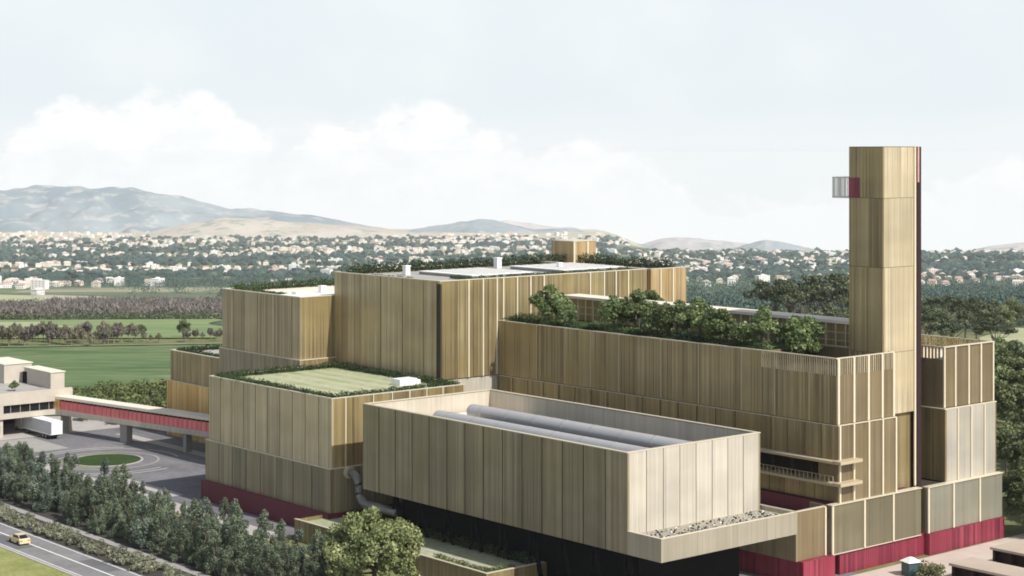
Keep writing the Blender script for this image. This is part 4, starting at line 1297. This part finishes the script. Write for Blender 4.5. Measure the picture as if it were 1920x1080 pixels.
# roof trees on the long block
for i, (px, v, s, lab) in enumerate([
        (1028, 200.0, 1.12, 'leftmost and biggest round tree on the long bronze roof'),
        (1062, 199.2, .66, 'small pale tree at the foot of the leftmost roof tree'),
        (1150, 200.6, 1.05, 'dark round roof tree at left end of the middle clump'),
        (1192, 202.6, 1.12, 'tall dark roof tree second in the middle clump'),
        (1232, 200.0, 1.0, 'lower roof tree in the dip of the middle clump'),
        (1268, 201.2, 1.06, 'dark round roof tree in the centre of the middle clump'),
        (1312, 201.8, 1.08, 'broad roof tree just right of the clump centre'),
        (1350, 199.8, .98, 'lower roof tree near right end of the middle clump'),
        (1384, 199.2, .66, 'small lime green roof tree at right end of the middle clump'),
        (1432, 201.0, 1.0, 'dark roof tree between the middle clump and the screened well'),
        (1502, 205.0, 1.22, 'tall dark roof tree nearest the tower')]):
    u = u_at(px, v)
    x, y, _ = W(u, v)
    tree('roof', 'roof_tree', x, y, 30.15 if u < WELL else 28.1, s * 1.26, lab, 'tree', 'trees on the long block roof', i % 3, s * 1.20)
x, y, _ = W(u_at(1222, 219), 219)
tree('roof', 'roof_tree', x, y, 30.1, 1.15, 'round tree behind the white gallery roof against tall gold wall', 'tree', None, 1)
x, y, _ = W(-358.5, 163.5)
x, y = ground_at(28, 733, 9.06)
tree('roof', 'planter_tree', x, y, 9.05, .42, 'small round tree on the concrete building terrace', 'tree', None, 0)
# umbrella pines behind
for i, (px, D, s) in enumerate([(1452, 600, 1.06), (1500, 575, .98), (1548, 590, 1.16), (1590, 560, 1.06), (1480, 640, 1.0), (1565, 520, .8), (1530, 640, 1.0),
                                (1735, 540, .7), (1742, 520, .74), (1785, 500, .72), (1832, 530, .78), (1765, 570, .76), (1868, 505, .66), (1810, 560, .74)]):
    x, y = XY(px, D)
    side = 'left of the tower' if px < 1640 else 'right of the tower'
    tree('pine', 'umbrella_pine', x, y, float(zt(x, y)) - .2, s * 1.14, 'dark umbrella pine in the group standing ' + side, 'tree', 'umbrella pines ' + side)
# broad trees at the right edge and behind the plant
bt = []
rb = random.Random(9)
for i in range(34):
    D = rb.uniform(292, 470)
    px = rb.uniform(1885, 2080) if D < 400 else rb.uniform(1870, 2060)
    bt.append((px, D, rb.uniform(.8, 1.15)))
for i in range(14):
    D = rb.uniform(262, 318)
    bt.append((rb.uniform(1922, 2010) if D < 300 else rb.uniform(1900, 1990), D, rb.uniform(.65, .95)))
for px, D, s in bt:
    x, y = XY(px, D)
    tree('broad', 'broadleaf_tree', x, y, 0, s, 'mid green broadleaf tree in the wood at the right edge', 'tree', 'broadleaf trees right of the plant')
for i in range(16):
    px, D = rb.uniform(1290, 1440), rb.uniform(480, 640)
    x, y = XY(px, D)
    tree('broad', 'broadleaf_tree', x, y, float(zt(x, y)), rb.uniform(.55, .85), 'grey green low tree beyond the white gallery roof', 'tree', 'low trees beyond the gallery roof')
for i in range(14):
    px, D = rb.uniform(1728, 1900), rb.uniform(620, 900)
    x, y = XY(px, D)
    tree('broad', 'broadleaf_tree', x, y, float(zt(x, y)), rb.uniform(.7, 1.1), 'hazy tree on the slope behind the right hand pines', 'tree', 'trees on the slope right of the tower')
# bushes between field and small block
for i in range(46):
    px = rb.uniform(130, 345); D = rb.uniform(392, 440) - (px - 135) * .06
    x, y = XY(px, D)
    tree('bush', 'bush', x, y, 0, rb.uniform(.8, 1.5) + (px - 135) * .0022, 'yellow green bush behind the footbridge below the field', 'bush', 'bushes behind the footbridge')
# hedgerow of bare trees between the fields
for i in range(72):
    px = -60 + i * 6.8 + rb.uniform(-5, 5); D = 546 + rb.uniform(-6, 16) + max(0, px - 150) * .06
    s = rb.uniform(.25, .42) if px > 255 else rb.uniform(.38, .66)
    if px > 255 and rb.random() < .35: continue
    x, y = XY(px, D)
    vr = rb.randrange(3)
    tree('bare', 'bare_tree', x, y, float(zt(x, y)) - .2, s, 'leafless grey brown tree in the hedgerow between green fields' if vr != 1 else 'leafless purple grey tree in the hedgerow between green fields', 'tree', 'bare hedgerow trees between the fields', vr)
for px, D, s in ((265, 605, .62), (343, 600, .85)):
    x, y = XY(px, D)
    tree('broad', 'field_tree', x, y, float(zt(x, y)), s * .62, 'lone round tree in the light green field, ' + ('left one' if px < 300 else 'right one near the block'), 'tree', None)

# hedges: leafy boxes on the roofs
def hedge(name, segs, z, h, w_, label, mat='hedge', dens=30, size=.3):
    C_, Rr = [], []
    rn = random.Random(len(label))
    tot = 0
    for (ua, va, ub, vb) in segs:
        L = math.hypot(ub - ua, vb - va); tot += L
        n = max(2, int(L / .55))
        for i in range(n + 1):
            a = i / n
            x, y, _ = W(ua + (ub - ua) * a + rn.uniform(-.2, .2) * w_, va + (vb - va) * a + rn.uniform(-.2, .2) * w_)
            k = rn.uniform(.75, 1.25)
            C_.append((x, y, z + h * .5 * k)); Rr.append((w_ * .55, w_ * .55, h * .55 * k))
    org = np.array(C_[len(C_) // 2]); org[2] = z
    me = leaf_mesh(name, np.array(C_) - org, Rr, int(tot * dens), size, len(segs) + int(tot), LEAF[mat])
    o = bpy.data.objects.new(name, me); col.objects.link(o); o.location = org
    tag(o, label, 'hedge')
hedge('hedge', [(-264.3, 158.4, -229.6, 158.4), (-229.8, 159.2, -229.8, 183), (-264.3, 159, -264.3, 183), (-263, 182.6, -231, 182.6)], 20.85, 1.1, 1.9, 'dark clipped hedge ringing the lawn roof of the front left block', dens=170, size=.24)
hedge('hedge', [(-265.6, 186, -265.6, 242), (-265, 241.4, -237, 241.4)], 37.5, 1.9, 2.2, 'dark hedge along the back edges of the tall block roof', dens=150, size=.28)
hedge('hedge', [(-264, 185.8, -246, 185.8), (-245, 194.5, -237.2, 194.5), (-240, 196, -240, 233)], 37.5, .65, 1.2, 'low hedge strip around the white panels on the tall roof', dens=120, size=.22)
hedge('hedge', [(-292.6, 179, -292.6, 203.4), (-292, 203.2, -268, 203.2)], 33.2, 1.5, 1.8, 'dark hedge along two edges of the rear left roof', dens=140, size=.28)
hedge('hedge', [(-290, 181, -279, 181)], 33.2, .5, 1.6, 'low planted strip along front of the rear left roof', dens=130, size=.22)
hedge('hedge', [(SMALL_U0 + 1, 189, -296, 189), (SMALL_U0 + 1, 190, SMALL_U0 + 1, 204), (-318, 196, -300, 196)], 17.4, 1.0, 1.8, 'hedge on the small low block roof beside the field', dens=140, size=.28)
hedge('hedge', [(MU0 + 1.2, 198.5, WELL - 1, 198.5)], 30.15, 1.25, 1.9, 'low hedge along the front edge of the long bronze roof', dens=150, size=.24)
hedge('shrub_bed', [(u_at(1112, 201.2), 201.2, u_at(1445, 201.2), 201.2), (u_at(1112, 203.5), 203.5, u_at(1440, 203.5), 203.5)], 30.15, 1.2, 2.2, 'dense dark shrubs filling in under the roof tree clump', 'roof', dens=150, size=.28)
hedge('hedge', [(MU0 + 1.2, 199.5, MU0 + 1.2, 209)], 30.15, 1.5, 2.0, 'taller hedge where the long roof meets the tall block', dens=150, size=.24)
hedge('hedge', [(-227, 160.4, -184.2, 160.4)], 2.7, 1.3, 1.6, 'dark hedge along back of the lawn terrace', dens=150, size=.24)
hedge('hedge', [(-196, 152.6, -184.5, 152.6), (-184.6, 153, -184.6, 157)], 2.7, .8, 1.2, 'yellow green planting along front of the lawn terrace', 'bush', dens=130, size=.22)
hedge('hedge', [(-178, uv0 + 1.4, -178, uv1 - 1), (-178, uv1 - 1.3, -163, uv1 - 1.3)], 28.5, 2.2, 1.6, 'pale planting showing above the screened right block roof', 'shrub', dens=40)
x, y = ground_at(1742, 1090)
tree('bush', 'bush', x, y, .03, .8, 'pale green bush beside the white roofed kiosk', 'bush', None)
# loose stones and dry plants in the planter
g = np.random.RandomState(3)
m = MB()
for i in range(1500):
    u = g.uniform(TU1 + .4, LU1 - .5); v = TV0 + 1.2 + (g.uniform(0, 1)) * 23.5
    if u > LU1 - 2.6 or g.rand() < .25:
        s = g.uniform(.07, .25)
        c = W(u, v)
        m.wbox(c[0], c[1], g.uniform(0, 3), s * 1.5, s, 10.76, 10.76 + s * g.uniform(.5, 1.1), g.choice([0, 1, 2], p=[.05, .40, .55]), taper=.6)
o = m.build('planter_stones', [M['white'], M['seam'], M['stone_grey']], None, W(-159, 170, 10.76), 'stuff')
tag(o, 'white, grey and dark stones lying in the planter ledge', 'stones')

# ------------------------------------------------------------------ far woods, town
def blobs(name, P, S, mat, seed, label, sq=.8):
    import bmesh
    bm = bmesh.new(); bmesh.ops.create_icosphere(bm, subdivisions=1, radius=1.0)
    bv = np.array([v.co[:] for v in bm.verts]); bf = np.array([[v.index for v in f.verts] for f in bm.faces]); bm.free()
    g = np.random.RandomState(seed)
    P = np.asarray(P, float); S = np.asarray(S, float)
    n = len(P); k = len(bv)
    V = bv[None] * (1 + g.uniform(-.28, .28, (n, k, 1))) * S[:, None, None] * np.array([1, 1, sq])
    V = V + P[:, None, :]
    Fc = bf[None] + (np.arange(n) * k)[:, None, None]
    me = bpy.data.meshes.new(name)
    me.from_pydata(V.reshape(-1, 3).tolist(), [], Fc.reshape(-1, 3).tolist())
    at = me.attributes.new('tint', 'FLOAT', 'FACE')
    tn = np.repeat(g.uniform(0, 1, n), len(bf)) * .6 + g.uniform(0, .4, n * len(bf))
    at.data.foreach_set('value', tn.astype(np.float32))
    me.materials.append(mat)
    o = bpy.data.objects.new(name, me); col.objects.link(o)
    return tag(o, label, 'wood', None, 'stuff')
yi = np.linspace(400, 16000, 4000)
def d_for_row(px, row):
    x = (px - 960) / 3306.0 * yi
    rows = HOR + (CAMZ - zt(x, yi)) * 3306.0 / yi
    ok = np.where(rows <= row)[0]
    return float(yi[ok[0]]) if len(ok) else None
def hidden(px, row):
    if 625 < px < 1285 and row > 500 + 10 * abs(px - 1073) / 300: return True
    if 416 < px < 630 and row > 548: return True
    if 1588 < px < 1730: return True
    if 1025 < px < 1125 and row > 455: return True
    return False
g = np.random.RandomState(21)
P, S = [], []
tries = 0
while len(P) < 9000 and tries < 60000:
    tries += 1
    px = g.uniform(-260, 2180); row = g.uniform(446, 572) if px < 1180 else g.uniform(472, 590)
    D = d_for_row(px, row)
    if D is None or D > 9500: continue
    x = (px - 960) / 3306.0 * D
    dn = float(fbm(x / 2.0, D, 1300, 3, 4))
    if px < 420 and 552 < row: continue
    if px < 215 and 540 < row: continue
    if g.uniform(-.5, .45) > dn + .05 + (.28 if px > 1180 and row > 500 else 0): continue
    s = g.uniform(4.5, 8.5) * (1 + D / 9000)
    P.append((x, D, float(zt(x, D)) + s * .35)); S.append(s)
P = np.array(P); S = np.array(S)
nearw = P[:, 1] < 3000
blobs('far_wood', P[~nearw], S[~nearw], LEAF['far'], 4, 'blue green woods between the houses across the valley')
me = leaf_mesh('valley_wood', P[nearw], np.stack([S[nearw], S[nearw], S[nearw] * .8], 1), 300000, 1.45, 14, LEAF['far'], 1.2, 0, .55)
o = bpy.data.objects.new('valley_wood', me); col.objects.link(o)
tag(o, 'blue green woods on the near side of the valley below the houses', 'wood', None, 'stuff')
P, S = [], []
for i in range(2600):                      # leafless wood at the far side of the fields
    px = g.uniform(-200, 425); D = g.uniform(1000, 1480) if px > 90 else g.uniform(985, 1250)
    x = (px - 960) / 3306.0 * D
    P.append((x, D, float(zt(x, D)) + 3)); S.append(g.uniform(2.4, 4.2))
P = np.array(P); S = np.array(S)
me = leaf_mesh('leafless_wood', P, np.stack([S, S, S * 1.3], 1), 110000, .95, 8, LEAF['purple'], 3.0, .7, .1)
o = bpy.data.objects.new('leafless_wood', me); col.objects.link(o)
tag(o, 'purple brown leafless wood beyond the light green field', 'wood', None, 'stuff')
P, S = [], []
for i in range(1500):
    px = g.uniform(-200, 425); D = g.uniform(960, 1010)
    x = (px - 960) / 3306.0 * D
    P.append((x, D, float(zt(x, D)) + 1.5)); S.append(g.uniform(1.6, 3.4))
for i in range(260):
    px = g.uniform(-150, 200); D = g.uniform(1260, 1500)
    x = (px - 960) / 3306.0 * D
    P.append((x, D, float(zt(x, D)) + 2)); S.append(g.uniform(3, 5.5))
for i in range(320):                       # green wood behind the gallery
    px = g.uniform(1285, 1590); D = g.uniform(700, 1500)
    x = (px - 960) / 3306.0 * D
    P.append((x, D, float(zt(x, D)) + 2)); S.append(g.uniform(3, 6))
for i in range(1500):
    px = g.uniform(1728, 2100); D = g.uniform(760, 1700)
    x = (px - 960) / 3306.0 * D
    P.append((x, D, float(zt(x, D)) + 2)); S.append(g.uniform(3, 6))
P = np.array(P); S = np.array(S)
me = leaf_mesh('far_thicket', P, np.stack([S, S, S * .9], 1), 120000, .95, 9, LEAF['pine'], 1.2, 0, .35)
o = bpy.data.objects.new('far_thicket', me); col.objects.link(o)
tag(o, 'dark green thickets on the slope beyond the plant', 'wood', None, 'stuff')

# houses
HM = [plain('house_white', (0.74, 0.72, 0.69), .8, 0, .05, .2), plain('house_cream', (0.74, 0.66, 0.54), .8, 0, .05, .2), plain('house_pink', (0.68, 0.52, 0.45), .8, 0, .05, .2)]
RM = [plain('tile_terracotta', (0.42, 0.30, 0.235), .9, 0, .15, .3), plain('tile_pale', (0.58, 0.50, 0.43), .9, 0, .1, .3), plain('flat_roof_white', (0.72, 0.71, 0.69), .9, 0, .06, .3)]
def house_geo(mb, x, y, z, rz, l, w_, h, flat, wi, ri, win=True):
    ca, sn = math.cos(rz), math.sin(rz)
    def q(a, b, c): return (x + a * ca - b * sn, y + a * sn + b * ca, z + c)
    c4 = ((-l / 2, -w_ / 2), (l / 2, -w_ / 2), (l / 2, w_ / 2), (-l / 2, w_ / 2))
    mb.hexa([q(a, b, -3) for a, b in c4] + [q(a, b, h) for a, b in c4], wi)
    if flat:
        mb.hexa([q(a * 1.03, b * 1.03, h + .01) for a, b in c4] + [q(a * 1.03, b * 1.03, h + .5) for a, b in c4], ri)
        mb.hexa([q(a * .25, b * .3, h + .51) for a, b in c4] + [q(a * .25, b * .3, h + 2.4) for a, b in c4], wi)
    else:
        rh = w_ * .26
        e = [q(a * 1.06, b * 1.08, h + .01) for a, b in c4]
        r0, r1 = q(-l * .40, 0, h + rh), q(l * .40, 0, h + rh)
        mb.face((e[0], e[1], r1, r0), ri); mb.face((e[2], e[3], r0, r1), ri)
        mb.face((e[1], e[2], r1), ri); mb.face((e[3], e[0], r0), ri)
    if win:
        for sgn in (-1, 1):
            for a in spans(-l * .36, l * .36, 3):
                for zz in np.arange(1.2, h - 1.2, 3.0):
                    b = sgn * (w_ / 2 + .04)
                    mb.face((q(a - .5, b, zz), q(a + .5, b, zz), q(a + .5, b, zz + 1.5), q(a - .5, b, zz + 1.5)), 6)
cand = []
tries = 0
while len(cand) < 2500 and tries < 90000:
    tries += 1
    px = g.uniform(-260, 2180)
    if px < 700: row = 436 + 118 * g.beta(1.0, 1.5)
    elif px < 1180: row = 440 + 70 * g.beta(1.0, 1.3)
    elif px < 1600: row = 472 + 72 * g.beta(1.0, 1.9)
    else: row = 474 + 75 * g.beta(.9, 2.0)
    D = d_for_row(px, row)
    if D is None or D > 11500: continue
    x = (px - 960) / 3306.0 * D
    dn = float(fbm(x / 2.0, D, 1300, 3, 4))
    cl = float(fbm(x / 1.6 + 900, D * .9, 700, 3, 6))
    if g.uniform(-.35, .45) < dn - (.25 if D > 5500 else 0): continue
    if g.uniform(-.16, .28) > cl - .03 + (.12 if D > 5500 else 0): continue
    ap = g.rand() < .10
    l = g.uniform(15, 24) if ap else g.uniform(9, 14.5)
    w_ = g.uniform(10, 13) if ap else g.uniform(8, 10.5)
    h = g.uniform(8, 13) if ap else g.uniform(5, 7.5)
    k = 1.0 + max(0, D - 4500) / 12000
    cand.append((px, row, x, D, l * k, w_ * k, h * k, ap, g.uniform(-.5, .5) + (0 if g.rand() < .6 else 1.57), g.rand(), g.rand()))
for px in (838, 852, 868, 886, 902, 918, 934, 948, 962, 1350, 1500, 1530, 1560, 1745, 1790, 1850, 1900):   # houses along the skyline
    D = 7300 if px < 1180 else 5600
    x = (px - 960) / 3306.0 * D
    cand.append((px, 450 if px < 1180 else 472, x, D, 24, 14, 11, True, g.uniform(-.3, .3), .2, g.rand()))
inview = [c for c in cand if -5 < c[0] < 1925 and not hidden(c[0], c[1] - 3)]
inview.sort(key=lambda c: -c[4] * c[6] / c[3] ** 2)
single = inview[:295]
sid = set(id(c) for c in single)
allm = HM + RM + [M['glass']]
for c in single:
    px, row, x, D, l, w_, h, ap, rz, a, b = c
    wi = 0 if a < .62 else (1 if a < .88 else 2)
    ri = 5 if ap else (3 if b < .38 else 4)
    z = float(zt(x, D))
    mb = MB(); house_geo(mb, x, D, z, rz, l, w_, h, ap, wi, ri)
    nm = 'apartment_block' if ap else 'house'
    o = mb.build(nm, allm, None, (x, D, z))
    wn = ('white', 'cream', 'pinkish')[wi]
    side = 'left of the plant' if px < 627 else ('beyond the tall block' if px < 1290 else ('left of the tower' if px < 1600 else 'right of the tower'))
    if ap: lb = '%s flat roofed apartment block across the valley %s' % (wn, side)
    else: lb = '%s walled house with %s roof across the valley %s' % (wn, 'terracotta' if ri == 3 else 'pale', side)
    tag(o, lb, 'building' if ap else 'house', 'houses across the valley ' + side)
mb = MB()
for c in cand:
    if id(c) in sid: continue
    px, row, x, D, l, w_, h, ap, rz, a, b = c
    house_geo(mb, x, D, float(zt(x, D)), rz, l, w_, h, ap, 0 if a < .6 else (1 if a < .88 else 2), 5 if ap else (3 if b < .38 else 4), False)
o = mb.build('distant_town', allm, None, None, 'stuff')
tag(o, 'mass of tiny pale houses of the town in the distance', 'town')

# ------------------------------------------------------------------ haze
hm = bpy.data.materials.new('haze'); hm.use_nodes = True; hm.node_tree.nodes.clear()
h_ = NT(hm.node_tree)
pv_ = h_.n('ShaderNodeVolumePrincipled', {'Color': (0.93, 0.968, 1.0, 1), 'Density': 0.000034, 'Anisotropy': 0.0})
hm.node_tree.links.new(pv_.outputs[0], h_.n('ShaderNodeOutputMaterial').inputs['Volume'])
zs = [v.co.z for o in bpy.data.objects if o.name.split('.')[0] in ('ground', 'hill') for v in o.data.vertices]
zlo = min(zs) - 1.5
m = MB()
ring_ = ((-12000, -700), (12000, -700), (12000, 19000), (-12000, 19000))
m.hexa([(*p, zlo) for p in ring_] + [(*p, 64.0) for p in ring_])
o = m.build('haze', hm, None, None, 'stuff')
